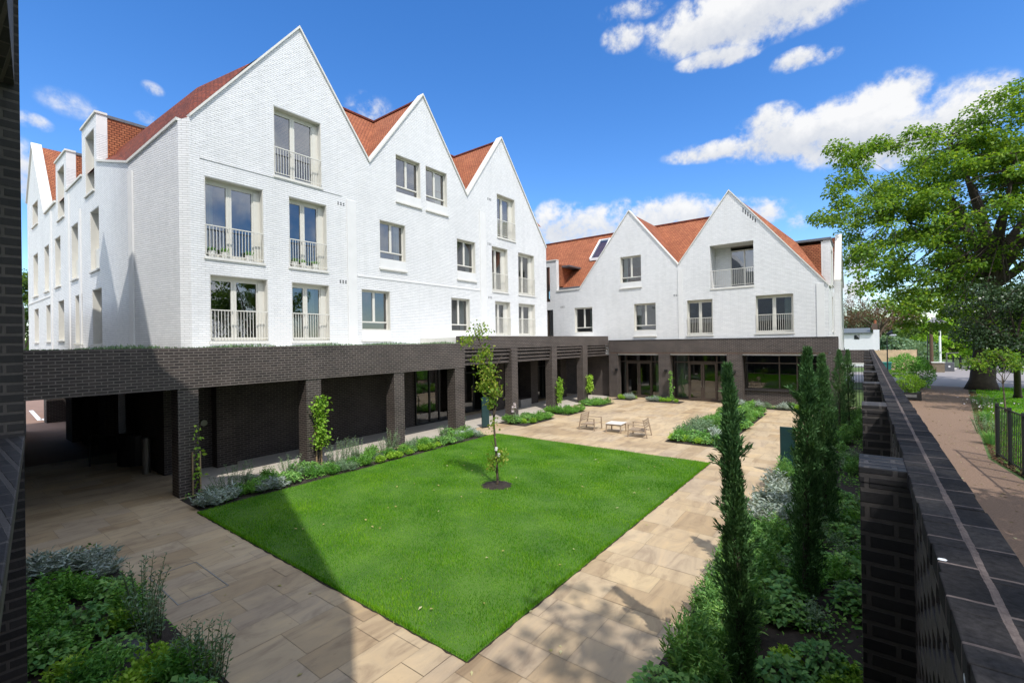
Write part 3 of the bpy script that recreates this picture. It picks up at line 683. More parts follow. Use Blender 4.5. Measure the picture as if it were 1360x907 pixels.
# inside: floors and partitions, so that the rooms read as rooms
mb = MB()
mb.box(-21.6,-21.4,6,26.8,3.2,12); mb.box(-43.4,-21.6,9,9.2,3.2,12); 
for z in (3.6,6.85,10.1): mb.box(-21.4,-17.9,6,26.8,z,z+.2); mb.box(-43.4,-21.6,5.25,9,z,z+.2)
for y in (8.4,11.5,16.8,20.2): mb.box(-21.4,-17.9,y+.15,y+.25,3.8,10.2)
mb.box(-43.6,-43.4,5.2,14,3,11.5); mb.box(-26.4,-17.86,26.75,26.93,3.0,10.3); mb.box(-26.6,-26.4,9,26.9,3,10.9)
mb.build('room_wall', M['room'], HL)
mb = MB()
def cloth(P, u0, u1, z0, z1, d, amp=.03, n=18):
    vs = []
    for k in range(n+1):
        u = u0+(u1-u0)*k/n; dd = d+amp*math.sin(k*2.4)
        vs += [P(u,dd,z0), P(u,dd,z1)]
    mb.add(vs, [(2*k,2*k+2,2*k+3,2*k+1) for k in range(n)])
cloth(P, 14.2, 14.55, 7.95, 9.65, -.42); cloth(P, 19.2, 19.55, 7.95, 9.65, -.42); cloth(P, 18.7, 19.05, 4.7, 6.4, -.42); cloth(P, 16.95, 17.4, 11.25, 12.9, -.42); cloth(P, 22.2, 22.5, 7.1, 9.7, -.5)
cloth(P, 21.75, 22.1, 10.5, 12.9, -.45); cloth(P, 24.4, 24.7, 7.15, 9.7, -.45); cloth(P, 12.2, 12.4, 4.8, 6.4, -.4); cloth(P, 6.3, 6.5, 7.2, 9.6, -.5); cloth(P, 9.95, 10.2, 4.3, 6.4, -.5)
mb.build('curtain', M['curtain'], HL, fix=False)

# ------------------------------------------------------------------ dark brick arcade carrying it
AR = empty('brick_arcade', 'dark brick colonnade with deep beam running along the left side of the lawn', 'arcade')
def chunk(name, mat, parent, *boxes, bevel=0):
    mb = MB(); [mb.box(*q) for q in boxes]; return mb.build(name, M[mat], parent, bevel=bevel)
chunk('beam', 'dark', AR, (-15.0,-14.5,1.5,15.42,2.9,4.0))
chunk('beam', 'dark', AR, (-15.05,-14.62,15.425,30.48,3.72,4.34))
FR = [4.35,7.9,11.45,14.8,19.0,22.87,26.6]; WD = [.48,.52,.49,.6,.52,.55,.62]
for y, w_ in zip(FR, WD):
    chunk('column', 'dark', AR, (-15.03,-14.53 if y < 15 else -14.56,y,y+w_,-.01,2.897 if y < 15 else 3.717))
# four corbelled courses between the upper columns
ed = [15.43]+[q for y, w_ in zip(FR[4:], WD[4:]) for q in (y, y+w_)]+[30.48]
for i in range(0, len(ed), 2):
    mb = MB()
    for k in range(4): mb.box(-15.0+.02*k, -14.64-.03*(3-k), ed[i]+.003, ed[i+1]-.003, 2.98+k*.195, 3.07+k*.195)
    mb.box(-15.03, -14.86, ed[i]+.003, ed[i+1]-.003, 2.97, 3.715)
    mb.build('corbel_course', M['dark'], AR)
# back wall with pilasters, doors
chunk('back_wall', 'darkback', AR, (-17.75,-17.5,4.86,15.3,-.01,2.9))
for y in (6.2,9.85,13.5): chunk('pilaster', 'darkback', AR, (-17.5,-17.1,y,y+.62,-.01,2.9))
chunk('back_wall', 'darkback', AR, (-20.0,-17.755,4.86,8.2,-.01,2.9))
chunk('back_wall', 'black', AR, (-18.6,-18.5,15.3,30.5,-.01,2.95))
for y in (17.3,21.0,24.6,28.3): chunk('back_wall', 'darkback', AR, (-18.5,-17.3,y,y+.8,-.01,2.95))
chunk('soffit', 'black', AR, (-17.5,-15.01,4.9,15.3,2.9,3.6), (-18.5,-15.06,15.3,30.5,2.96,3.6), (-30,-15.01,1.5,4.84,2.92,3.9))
chunk('roof_deck', 'stone', AR, (-17.49,-15.01,5.4,15.3,3.7,3.93), (-17.49,-15.06,15.43,30.5,3.7,4.28), (-30,-15.01,1.2,4.84,3.91,3.95))
def glazed(P, u0, u1, z0, z1, parent, mull=(), trans=None, name='glazing', door=None, mat='glassdark', fm='bronze'):
    mb = MB(); t = .07
    xs = [u0]+list(mull)+[u1]
    mb.pbox(P, u0, u1, -.06, .03, z0, z0+t); mb.pbox(P, u0, u1, -.06, .03, z1-t, z1)
    for x in xs: mb.pbox(P, max(u0, x-t/2), min(u1, x+t/2), -.058, .028, z0+t, z1-t)
    if trans: mb.pbox(P, u0, u1, -.05, .02, trans-t/2, trans+t/2)
    w_ = mb.build(name, M[fm], parent)
    for a, b in zip(xs[:-1], xs[1:]):
        zz = [z0+t]+([trans] if trans else [])+[z1-t]
        for p, q in zip(zz[:-1], zz[1:]): pane(P, a+.02, b-.02, p, q, -.02, w_, mat)
    return w_
Pg = PX_(-17.42)
glazed(Pg, 15.0, 17.2, .03, 2.9, AR, mull=(15.9,16.55), name='glazed_door', fm='black')
Pg2 = PX_(-18.2)
for a, b in ((18.15,20.95),(21.85,24.55),(25.45,28.25)): glazed(Pg2, a, b, .03, 2.94, AR, mull=((a+b)/2-.5, (a+b)/2+.5), trans=2.3, name='glazed_door', fm='black')
# undercroft piers left of the lawn
for (x0,x1,y0,y1) in ((-28.6,-27.3,4.3,4.9),(-26.6,-25.6,4.5,5.0),(-24.4,-23.3,4.6,5.0),(-22.4,-20.0,5.02,5.4),(-36.5,-35.7,4.6,5.4),(-40.5,-39.7,5.2,6.0)):
    chunk('pier', 'darkback', AR, (x0,x1,y0,y1,-.02,2.92))
chunk('back_wall', 'darkback', AR, (-31,-22.3,6.0,6.2,-.02,2.92))
chunk('back_wall', 'darkback', AR, (-34,-20.0,8.2,8.4,-.02,2.92), (-43.5,-20.0,4.87,5.0,2.5,3.0))
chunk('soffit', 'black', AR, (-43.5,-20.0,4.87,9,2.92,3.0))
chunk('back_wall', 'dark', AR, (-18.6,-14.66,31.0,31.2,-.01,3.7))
# sedum fringe on the beam
g = np.random.default_rng(21); n = 7000
Pp = np.stack([g.uniform(-16.5,-14.62,n), g.uniform(1.5,15.2,n), np.full(n, 3.95)], 1); Pp[:, 2] = np.where(Pp[:, 0] > -15, 3.99, 3.94)
hgt = g.uniform(.03,.10,n)*(1+.6*np.sin(Pp[:,1]*2.3)); nm = NM(); nm.quads(leaf_quads(Pp, np.stack([g.normal(0,.4,n), g.normal(0,.4,n), np.ones(n)],1), hgt, .03, g, up=.2))
o = nm.build('roof_planting', [M['lf_grey']]); struct(o, 'stuff')

# ------------------------------------------------------------------ far: white building with two gables
HF = empty('white_building', 'white brick building with two gables and brown brick ground floor beyond the terrace', 'building')
FY = 30.6; P = PYm(FY)
fr2 = [(-9.12,-7.54,4.3,6.53),(-5.14,-3.2,4.33,6.55)]
ca2 = [(-17.4,-15.9,4.66,6.53),(-12.7,-11.16,4.66,6.53),(-13.67,-12.13,8.05,9.88)]
balc = (-7.66,-5.2,7.2,9.85)
nar = [(-19.85,-19.3,4.45,6.5),(-19.87,-19.55,7.14,9.86)]
outf = [(-24,3.0),(-1.55,3.0),(-1.55,6.85),(-6.5,13.05),(-9.63,8.86),(-12.96,13.0),(-16.93,7.9),(-18.93,7.87),(-18.94,10.3),(-24,10.3)]
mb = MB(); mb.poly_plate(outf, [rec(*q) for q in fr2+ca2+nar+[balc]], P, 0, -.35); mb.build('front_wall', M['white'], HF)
coping(P, [(-1.55,6.85),(-6.5,13.05),(-9.63,8.86),(-12.96,13.0),(-16.93,7.9),(-18.93,7.87)], HF, w1=.06, t=.10)
coping(P, [(-18.93,10.3),(-24,10.3)], HF, w1=.06, t=.08)
for q in fr2: french(P, *q, HF, side=.06)
for k, q in enumerate(ca2): casement(P, *q, HF, apron=.34)
for q in nar:
    mb = MB(); lining(mb, P, *q, .3); w_ = mb.build('window', M['bronze'], HF); pane(P, q[0]+.02, q[1]-.02, q[2], q[3], -.2, w_)
one('pilaster', M['whiteplain'], HF, lambda m_: m_.pbox(P, -9.66, -9.36, -.02, .03, 4.05, 8.6))
one('pilaster', M['whiteplain'], HF, lambda m_: m_.pbox(P, -2.1, -1.75, -.02, .04, 4.05, 7.0))
vents(P, -9.95, 6.55+.3, HF); vents(P, -18.6, 6.6, HF)
one('vent', M['black'], HF, lambda m_: [m_.pbox(P, -5.75+k*.13, -5.75+k*.13+.05, -.01, .006, 11.6-k*.14, 11.9-k*.16) for k in range(6)])
# recessed balcony
u0, u1, z0, z1 = balc
bl = one('balcony', M['white'], HF, lambda m_: (m_.pbox(P, u0-.2, u0-.002, -1.4, -.352, z0, z1), m_.pbox(P, u0-.2, -6.75, -1.6, -1.4, z0, z1)))
one('side_wall', M['white'], bl, lambda m_: m_.pbox(P, u1+.002, u1+.2, -1.4, -.352, z0, z1))
one('slab', M['stone'], bl, lambda m_: (m_.pbox(P, u0, u1, -1.5, .04, z0-.12, z0), m_.pbox(P, u0-.2, u1+.2, -1.5, -.354, z1, z1+.15)))
balustrade(P, u0+.02, u1-.02, z0, bl, d=-.05)
glazed(lambda u, d, z: P(u, d-1.4, z), -6.74, -5.2, 7.2, 9.6, bl, mull=(-5.95,), name='glazed_door', mat='glass', fm='cream')
# roofs
RY, RZ2 = 36.0, 12.95
mb = MB()
mb.add([(-24,30.95,8.0),(-9,30.95,8.0),(-6.5,RY,RZ2),(-24,RY,RZ2)], [(0,1,2,3)])
for xc, xa, xb, za, zb in ((-12.96,-16.9,-9.63,7.85,8.8),(-6.5,-9.63,-1.6,8.8,6.8)):
    zc = 12.93
    mb.add([(xa,30.94,za),(xc,30.94,zc),(xc,RY,zc),(xa,RY,za)], [(0,1,2,3)])
    mb.add([(xb,30.94,zb),(xc,30.94,zc),(xc,RY,zc),(xb,RY+(8 if xb > -2 else 0),zb)], [(0,1,2,3)])
A_, B_, C_, D_ = atY(967.5,257,30.93), atY(988,270,34.8), atY(1058,322,33.0), atY(1097,373,31.4)
E_ = (-1.62,30.94,6.86)
mb.add([A_, B_, C_, D_, E_, (-6.5,RY,12.93), (-6.5,41,12.5), (-3.6,36.5,9.7)], [(0,1,2),(0,2,3),(0,3,4),(1,5,7,2),(5,6,7)])
mb.add([(-24,41,8.0),(-6.5,41,8.0),(-6.5,RY,RZ2),(-24,RY,RZ2)], [(0,1,2,3)])
mb.build('roof', M['tile'], HF, fix=False)
one('ridge', M['tiledark'], HF, lambda m_: (m_.bar((-24,RY,RZ2+.03),(-6.5,RY,RZ2+.03),.2,.12), m_.bar((-6.5,30.96,12.97),(-6.5,RY,12.97),.15,.08)))
one('gutter', M['lead'], HF, lambda m_: m_.box(-18.9,-16.95,30.96,31.25,7.75,8.2))
# roof light in the slope
sl = (RZ2-8.0)/(RY-30.95)
def Ps(x, y, o): return (x, y-o*sl/1.4, 8.0+(y-30.95)*sl+o)
xa, xb, ya, yb = -18.25, -17.2, 33.0, 34.35
def on_roof(u, v):
    d = ray(u, v); t = (8.0-30.95*sl-EYE)/(d.z-sl*d.y); return d*t
c4 = [on_roof(*q) for q in ((787,347),(801,344),(809,320),(795,322))]
xa = (c4[0].x+c4[3].x)/2; xb = (c4[1].x+c4[2].x)/2; ya = (c4[0].y+c4[1].y)/2; yb = (c4[2].y+c4[3].y)/2
rl = MB()
for (p, q) in (((xa,ya),(xb,ya)),((xb,ya),(xb,yb)),((xb,yb),(xa,yb)),((xa,yb),(xa,ya))): rl.bar(Ps(*p,.1), Ps(*q,.1), .12, .2)
rl = rl.build('roof_light', M['whitepaint'], HF)
one('pane', M['glass'], rl, lambda m_: m_.add([Ps(xa,ya,.14),Ps(xb,ya,.14),Ps(xb,yb,.14),Ps(xa,yb,.14)], [(0,1,2,3)]), fix=False)
dm = one('dormer', M['tile'], HF, lambda m_: m_.box(-19.1,-18.7,30.95,33.2,8.3,10.0))
one('flat_roof', M['lead'], dm, lambda m_: m_.box(-19.2,-18.0,31.0,33.4,9.78,9.9))
# end wall to the lane with a dormer and an end gable
Pe = PX_(-1.55)
oute = [(30.955,3.0),(53,3.0),(53,7.0),(36.0,6.9),(35.99,9.75),(33.0,9.75),(32.99,6.9),(30.955,6.85)]
we = [(33.7,35.2,7.2,9.3),(34,35.2,4.4,6.5),(41,42.2,4.4,6.5),(45.5,46.7,4.4,6.5)]
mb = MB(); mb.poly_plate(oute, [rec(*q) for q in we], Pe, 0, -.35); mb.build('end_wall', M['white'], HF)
for q in we:
    mb = MB(); lining(mb, Pe, *q, .2); w_ = mb.build('window', M['cream'], HF); pane(Pe, q[0]+.02, q[1]-.02, q[2], q[3], -.15, w_); sill(Pe, q[0], q[1], q[2], w_)
coping(Pe, [(30.955,6.85),(32.98,6.9)], HF, t=.1); Pq = PX_(-1.24); og = [(36.3,3.0),(41.7,3.0),(41.7,7.6),(39,11.0),(36.3,7.6)]
mb = MB(); mb.poly_plate(og, [rec(38.5,39.5,7.4,9.2)], Pq, 0, -.3); mb.build('end_gable', M['white'], HF); coping(Pq, [(41.7,7.6),(39,11.0),(36.3,7.6)], HF, w0=-.3, t=.10)
mb = MB(); lining(mb, Pq, 38.5,39.5,7.4,9.2,.2); w_ = mb.build('window', M['cream'], HF); pane(Pq, 38.52,39.48,7.4,9.2,-.15,w_)
mb = MB(); mb.add([(-1.5,36.4,7.6),(-1.5,39,10.9),(-6.5,39,10.9),(-6.5,36.4,7.6),(-1.5,41.6,7.6),(-6.5,41.6,7.6)], [(0,1,2,3),(4,1,2,5)]); mb.build('roof', M['tile'], HF, fix=False)
d2 = one('dormer', M['whiteplain'], HF, lambda m_: m_.box(-2.0,-1.905,33.0,36,6.9,9.7))
one('cheek', M['tile'], d2, lambda m_: m_.box(-5.2,-2.0,33.0,35.9,6.9,9.55)); one('flat_roof', M['lead'], d2, lambda m_: m_.box(-5.3,-1.5,32.93,36.05,9.76,9.9))
mb = MB(); mb.box(-24,-1.95,34.6,34.8,3,7.8); mb.box(-24,-1.95,30.97,34.6,3.5,3.7); mb.box(-24,-9.8,30.97,34,6.9,7.05); mb.box(-9.8,-9.7,30.97,34.6,3.7,8); mb.box(-5.8,-5.7,30.97,34.6,3.7,7)
mb.box(-15,-11.2,32.3,32.4,7.1,10.2); mb.box(-7.7,-5.0,33.2,33.3,7.1,10.0); mb.box(-7.7,-5.0,32.02,33.3,9.8,9.9); mb.build('room_wall', M['room'], HF)
# brown brick ground floor
BY = 30.48
chunk('beam', 'dark', HF, (-14.6,-1.15,BY,BY+.5,3.2,3.995))
chunk('soldier_course', 'brownstone', HF, (-14.6,-1.6,BY+.02,BY+.45,3.1,3.197))
for a, b in ((-14.6,-13.95),(-11.0,-10.25),(-6.75,-5.9),(-2.12,-1.5)): chunk('column', 'dark', HF, (a,b,BY+.012,BY+.62,-.01,3.095))
chunk('end_pier', 'dark', HF, (-1.5,-1.15,BY+.012,BY+1.6,-.01,3.195))
chunk('base_wall', 'dark', HF, (-5.9,-2.12,31.15,31.4,-.01,.86)); chunk('base_wall', 'dark', HF, (-1.9,-1.5,32.1,53,-.01,3.0))
one('sill', M['darkclose'], HF, lambda m_: m_.box(-5.95,-2.1,31.05,31.42,.862,.94))
Pd = PYm(31.32)
def doors(u0, d0, d1, u1):
    glazed(Pd, u0, d0, .03, 3.1, HF, mull=(), trans=2.52); glazed(Pd, d1, u1, .03, 3.1, HF, mull=(), trans=2.52)
    glazed(Pd, d0+.003, d1-.003, 2.52, 3.1, HF)
    mb = MB(); c = (d0+d1)/2; w_ = .11
    for a, b in ((d0+.01,c-.005),(c+.005,d1-.01)):
        mb = MB()
        for (x0, x1) in ((a,a+w_),(b-w_,b)): mb.pbox(Pd, x0, x1, -.05, .045, .02, 2.5)
        mb.pbox(Pd, a+w_, b-w_, -.05, .044, .02, .2); mb.pbox(Pd, a+w_, b-w_, -.05, .044, 2.38, 2.5)
        D_ = mb.build('glazed_door', M['bronze'], HF); pane(Pd, a+w_, b-w_, .2, 2.38, 0, D_, 'glassdark')
        x = c-.09 if b < c+.1 and a < c-.2 else c+.07
        one('handle', M['steel'], D_, lambda m_: m_.pbox(Pd, x, x+.02, .05, .09, .9, 1.35))
doors(-14.3,-13.62,-11.78,-11.05); doors(-10.25,-9.28,-7.52,-6.75)
glazed(Pd, -5.9, -2.12, .945, 3.1, HF, mull=(-4.05,-3.15), trans=2.52, name='window')
mb = MB()
cloth(Pd, -13.9, -13.7, .1, 3.0, -.35); cloth(Pd, -11.6, -11.15, .1, 3.0, -.35); cloth(Pd, -10.15, -9.4, .1, 3.0, -.35); cloth(Pd, -7.4, -7.1, .1, 3.0, -.35)
cloth(P, -12.6, -12.35, 4.7, 6.5, -.45); cloth(P, -3.7, -3.35, 4.4, 6.5, -.5); cloth(P, -13.6, -13.3, 8.1, 9.8, -.45); cloth(P, -16.3, -16.0, 4.7, 6.5, -.45)
mb.build('curtain', M['curtain'], HF, fix=False)
mb = MB(); mb.box(-14.6,-1.9,36.5,36.7,-.01,3.1); mb.box(-14.6,-1.9,31.5,36.5,-.02,.02); mb.box(-14.6,-1.9,31.6,36.5,3.1,3.2); mb.box(-10.8,-10.7,31.5,36.5,0,3.1); mb.box(-6.4,-6.3,31.5,36.5,0,3.1); mb.box(-14.65,-14.6,31.2,36.5,0,3.1)
mb.build('room_wall', M['room'], HF)
for x in (-14.0,-10.5,-6.35): one('wall_light', M['black'], HF, lambda m_: m_.box(x-.09,x+.09,BY-.12,BY+.011,1.9,2.05))
one('string_course', M['darkclose'], HF, lambda m_: m_.box(-14.6,-1.15,BY-.015,BY+.1,3.996,4.05))

# ------------------------------------------------------------------ near: the brick building whose balcony we lean from
NB = empty('brick_building', 'dark brick pier, lintel and parapet of the near building at the left picture edge', 'building')
def line(x): return -.075-.12*x
def slab(mb, x0, x1, back, z0, z1, off=0):
    vs = []
    for z in (z0, z1): vs += [(x0,line(x0)+off,z),(x1,line(x1)+off,z),(x1,line(x1)+off-back,z),(x0,line(x0)+off-back,z)]
    mb.add(vs, [(3,2,1,0),(4,5,6,7),(0,1,5,4),(1,2,6,5),(2,3,7,6),(3,0,4,7)])
chunk('pier', 'darkclose', NB, (-5.75,-5.2,-.9,.546,-.02,6.9))
one('parapet', M['darkclose'], NB, lambda m_: slab(m_, -5.198, 1.4, .2, -.02, 3.26, -.33))
one('coping', M['darkclose'], NB, lambda m_: slab(m_, -5.197, .1, .55, 3.262, 3.34), bevel=.006)
def tube_front(h): return h
# gabled upper storeys
gx = [(.8,12.6),(-4.4,19.0),(-9.6,12.4),(-11.6,12.3),(-15.2,17.0),(-17.6,14.2),(-20.0,16.6),(-23.0,12.0)]
pts = [(.8,6.1)]+gx+[(-23.0,6.1)]
Pn = lambda u, d, z: (u, line(u)-.32+d, z)
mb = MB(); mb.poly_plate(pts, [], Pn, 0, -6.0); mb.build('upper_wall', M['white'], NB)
one('lintel', M['darkclose'], NB, lambda m_: slab(m_, -5.19, 1.5, .4, 6.04, 6.9, -.03))
one('lower_wall', M['darkclose'], NB, lambda m_: slab(m_, -33.0, -5.76, 6, -.02, 6.08, -.35))  # unseen; far end drawn out to shade the undercroft
one('floor', M['stone'], NB, lambda m_: slab(m_, -5.7, 1.4, 4.5, 2.2, 2.3, -.32))
# ------------------------------------------------------------------ long garden wall with piers
GW = empty('garden_wall', 'long dark brick garden wall with perforated side, piers and wide coping running away on the right', 'wall')
m, nt, out = newmat('coping_brick')
vec, pos = wall_coords(nt)
mp = N(nt, 'ShaderNodeMapping'); L(nt, pos, mp.inputs[0])
sp = N(nt, 'ShaderNodeSeparateXYZ'); L(nt, pos, sp.inputs[0])
wob = noise(nt, 14, 3, .6, pos); wob2 = noise(nt, 3, 2, .5, pos)
xx = mth(nt, 'SUBTRACT', sp.outputs[0], .2535)
xw = mth(nt, 'ADD', xx, mth(nt, 'MULTIPLY', mth(nt, 'SUBTRACT', wob.outputs[0], .5), .010))
mid = mth(nt, 'LESS_THAN', mth(nt, 'ABSOLUTE', xw), mth(nt, 'MULTIPLY_ADD', wob2.outputs[0], .008, .005))
side = mth(nt, 'GREATER_THAN', xx, 0.0)
yy = mth(nt, 'ADD', mth(nt, 'ADD', sp.outputs[1], mth(nt, 'MULTIPLY', side, .045)), mth(nt, 'MULTIPLY', mth(nt, 'SUBTRACT', wob.outputs[1], .5), .012))
fr_ = mth(nt, 'FRACT', mth(nt, 'DIVIDE', yy, .228))
cross = mth(nt, 'LESS_THAN', fr_, .045)
fac = mth(nt, 'MAXIMUM', mid, cross)
cell = N(nt, 'ShaderNodeTexWhiteNoise', noise_dimensions='2D'); cc = N(nt, 'ShaderNodeCombineXYZ'); L(nt, mth(nt, 'FLOOR', mth(nt, 'DIVIDE', yy, .228)), cc.inputs[0]); L(nt, side, cc.inputs[1]); L(nt, cc.outputs[0], cell.inputs['Vector'])
bc = ramp(nt, [(0, (.013, .0125, .0135)), (.5, (.021, .020, .021)), (1, (.032, .030, .030))], cell.outputs['Value'])
n5 = noise(nt, 55, 5, .7, pos); r5 = ramp(nt, [(.3, (.5,)*3), (.75, (1.6,)*3)], n5.outputs[0])
bc2 = mix(nt, bc.outputs[0], r5.outputs[0], 1.0, 'MULTIPLY')
n6 = noise(nt, 4, 4, .6, pos); r6 = ramp(nt, [(.4, (1,)*3), (.75, (1.5, 1.45, 1.4))], n6.outputs[0]); bc2 = mix(nt, bc2, r6.outputs[0], 1.0, 'MULTIPLY')
mc = ramp(nt, [(.3, (.075, .06, .056)), (.7, (.15, .122, .113))], n5.outputs[0])
col = mix(nt, bc2, mc.outputs[0], fac)
vo = N(nt, 'ShaderNodeTexVoronoi'); vo.inputs['Scale'].default_value = 4.0; L(nt, pos, vo.inputs['Vector'])
n7 = noise(nt, 60, 3, .6, pos)
drop = mth(nt, 'LESS_THAN', mth(nt, 'ADD', vo.outputs['Distance'], mth(nt, 'MULTIPLY', n7.outputs[0], .07)), .085)
sx = N(nt, 'ShaderNodeSeparateColor'); L(nt, vo.outputs['Color'], sx.inputs[0]); drop = mth(nt, 'MULTIPLY', drop, mth(nt, 'GREATER_THAN', sx.outputs[0], .40))
col = mix(nt, col, (.62, .64, .66, 1), drop)
bs = N(nt, 'ShaderNodeBsdfPrincipled'); L(nt, col, bs.inputs['Base Color']); bs.inputs['Roughness'].default_value = .9; bs.inputs['Specular IOR Level'].default_value = .12
bp = N(nt, 'ShaderNodeBump'); bp.inputs['Strength'].default_value = .7; bp.inputs['Distance'].default_value = .006
L(nt, mth(nt, 'ADD', mth(nt, 'MULTIPLY', n5.outputs[0], .6), mth(nt, 'MULTIPLY', mth(nt, 'SUBTRACT', 1.0, fac), .5)), bp.inputs['Height']); L(nt, bp.outputs[0], bs.inputs['Normal']); L(nt, bs.outputs[0], out.inputs[0])
M['coping'] = m
mb = MB()
y = -.3                                                     # coping bricks slightly out of line with one another
for k in range(135):
    j = (.0, .0)
    for (x0, x1) in ((.157,.2525),(.2545,.350)):
        o_ = random.uniform(-.004,.004); z = 3.34+random.uniform(-.002,.002)
        mb.box(x0+o_*(x0 < .2), x1+o_*(x1 > .3), y, y+.2275, 3.268, z)
    y += .228
mb.box(.2455,.2615,-.3,30.45,3.3,3.3415)
mb.build('coping', M['coping'], GW, bevel=.004)
mb = MB()
for r_ in range(13):
    z0 = 3.262-(r_+1)*.075
    y = -.4+(r_ % 2)*.145
    while y < 14:
        mb.box(.176+random.uniform(-.0015,.0015), .30, y, y+(.198 if 0 < r_ < 12 else .288), z0+.003, z0+.072)
        y += .29
    mb.box(.184, .30, -.4, 14, z0-.004, z0+.003)
mb.build('pierced_brickwork', M['pierced'], GW)
chunk('wall_leaf', 'hole_shade', GW, (.302,.306,-.5,14,2.29,3.26))  # thin sheet added to make the perforations read as dark
chunk('wall_leaf', 'darkclose', GW, (.3065,.336,-.6,30.4,-.02,3.262), (.18,.30,-.6,14,-.02,2.282), (.18,.30,14.01,30.4,-.02,3.262))
for k in range(10):
    y0 = 2.97+2.70*k
    if y0 > 29: break
    pr = chunk('pier', 'darkclose', GW, (-.032,.178,y0,y0+.33,-.02,3.255), bevel=.004)
    mb = MB()
    for q in range(4): mb.box(-.036,.177,y0-.004+q*.0845,y0+.078+q*.0845,3.257,3.335)
    mb.build('pier_cap', M['darkclose'], pr, bevel=.004)
# gate between the far building and the garden wall
gwall = empty('gate_wall', 'dark brick wall end above the black gate, between far building and garden wall', 'wall')
chunk('lintel', 'dark', gwall, (-1.149,.155,31.0,31.4,2.62,3.30)); chunk('band', 'stone', gwall, (-1.149,.155,30.985,31.4,2.54,2.617)); chunk('jamb', 'buff', gwall, (-1.149,-.95,31.0,31.4,-.01,2.537))
mb = MB(); mb.bar((-.93,31.2,.1),(.1,31.2,.1),.04); mb.bar((-.93,31.2,2.4),(.1,31.2,2.4),.04); mb.bar((-.93,31.2,1.2),(.1,31.2,1.2),.04)
for k in range(9): mb.bar((-.93+k*.128,31.2,.03),(-.93+k*.128,31.2,2.45),.022)
tag(mb.build('metal_gate', M['black']), 'black metal bar gate under the brick wall end', 'gate')

# ------------------------------------------------------------------ things on the terrace
def armchair(x, y, rz, label):
    t = empty('armchair', label, 'armchair', 'timber seats on the terrace'); 
    W, Dp = .74, .72
    for s in (-1, 1):
        mb = MB(); X = s*W/2
        mb.bar((X,-Dp/2,0),(X,-Dp/2+.02,.6),.045,.05,up=(1,0,0)); mb.bar((X,Dp/2+.10,0),(X,Dp/2-.06,.86 if True else .6),.045,.05,up=(1,0,0))
        mb.bar((X,-Dp/2-.01,.605),(X,Dp/2-.02,.585),.065,.03); mb.bar((X,-Dp/2+.02,.32),(X,Dp/2,.27),.035,.05)
        mb.build('side_frame', M['teak'], t, bevel=.006)
    mb = MB()
    for k in range(9):
        y0 = -Dp/2+.03+k*.078; mb.box(-W/2+.02,W/2-.02,y0,y0+.06,.335-.006*k,.355-.006*k)
    mb.build('seat', M['teak'], t, bevel=.004)
    mb = MB()
    for k in range(4):
        z0 = .46+k*.105; yb = Dp/2+.02-(z0)*.09
        mb.box(-W/2+.02,W/2-.02,yb,yb+.022,z0,z0+.07)
    mb.build('backrest', M['teak'], t, bevel=.004)
    t.location = (x, y, .002); t.rotation_euler = (0, 0, rz); t.scale = (.97,.97,.86); return t
armchair(-10.0, 18.95, R(90), 'slatted timber armchair on the left of the low table, back to the arcade')
armchair(-7.60, 18.6, R(-84), 'slatted timber armchair on the right of the low table, back to the planted island')
t = empty('low_table', 'square bleached timber table between the two armchairs', 'table')
mb = MB()
for k in range(7): mb.box(-.36,.36,-.36+k*.104,-.36+k*.104+.096,.37,.395)
mb.build('tabletop', M['tabletop'], t, bevel=.003)
one('apron', M['teak'], t, lambda m_: (m_.box(-.33,.33,-.33,-.30,.31,.368), m_.box(-.33,.33,.30,.33,.31,.368), m_.box(-.33,-.30,-.298,.298,.31,.368), m_.box(.30,.33,-.298,.298,.31,.368)))
for sx_, sy_ in ((-1,-1),(1,-1),(-1,1),(1,1)): one('leg', M['teak'], t, lambda m_: m_.bar((sx_*.335,sy_*.335,0),(sx_*.315,sy_*.315,.37),.045))
t.location = (-8.78, 18.95, .002); t.rotation_euler = (0, 0, R(4))
def totem(x, y, rz, h, label):
    t = empty('sign_panel', label, 'sign panel', 'dark teal sign panels')
    one('panel', M['teal'], t, lambda m_: m_.box(-.19,.19,-.035,.035,.06,h), bevel=.004); one('base', M['black'], t, lambda m_: m_.box(-.17,.17,-.03,.03,0,.058))
    t.location = (x, y, 0); t.rotation_euler = (0, 0, rz); return t
totem(-1.83, 15.5, R(4), 1.42, 'dark teal blank sign panel standing by the cypresses on the right bed')
totem(-14.3, 16.55, R(70), 1.45, 'dark teal blank sign panel standing under the arcade behind the young tree')
t = empty('trough_planter', 'grey stone trough planter standing in the arcade', 'planter')
chunk('trough', 'greybox', t, (-.32,.32,-.55,.55,0,.5), bevel=.01); chunk('soil', 'soil', t, (-.27,.27,-.5,.5,.5,.52)); t.location = (-17.0, 23.2, .006)
t = empty('bollard', 'stainless steel bollard post beside the dark brick wall under the beam', 'bollard')
one('post', M['steel'], t, lambda m_: m_.tube([(0,0,0),(0,0,1.12)], .11, 18), smooth=False); one('head', M['black'], t, lambda m_: m_.tube([(0,0,1.121),(0,0,1.16)], .105, 18)); t.location = (-18.35, 4.62, 0)
t = empty('glass_screen', 'black railed glass screen standing at the edge of the undercroft', 'screen')
a, b = Vector((-21.1,3.75,0)), Vector((-20.2,4.75,0)); zr = Vector((0,0,1.05))
one('frame', M['black'], t, lambda m_: m_.tube([a, a+zr*.93, a.lerp(b,.06)+zr*1.0, b+zr], .028, 8)); one('pane', M['glassdark'], t, lambda m_: m_.add([a+zr*.08, b+zr*.08, b+zr*.95, a.lerp(b,.05)+zr*.93], [(0,1,2,3)]), fix=False)
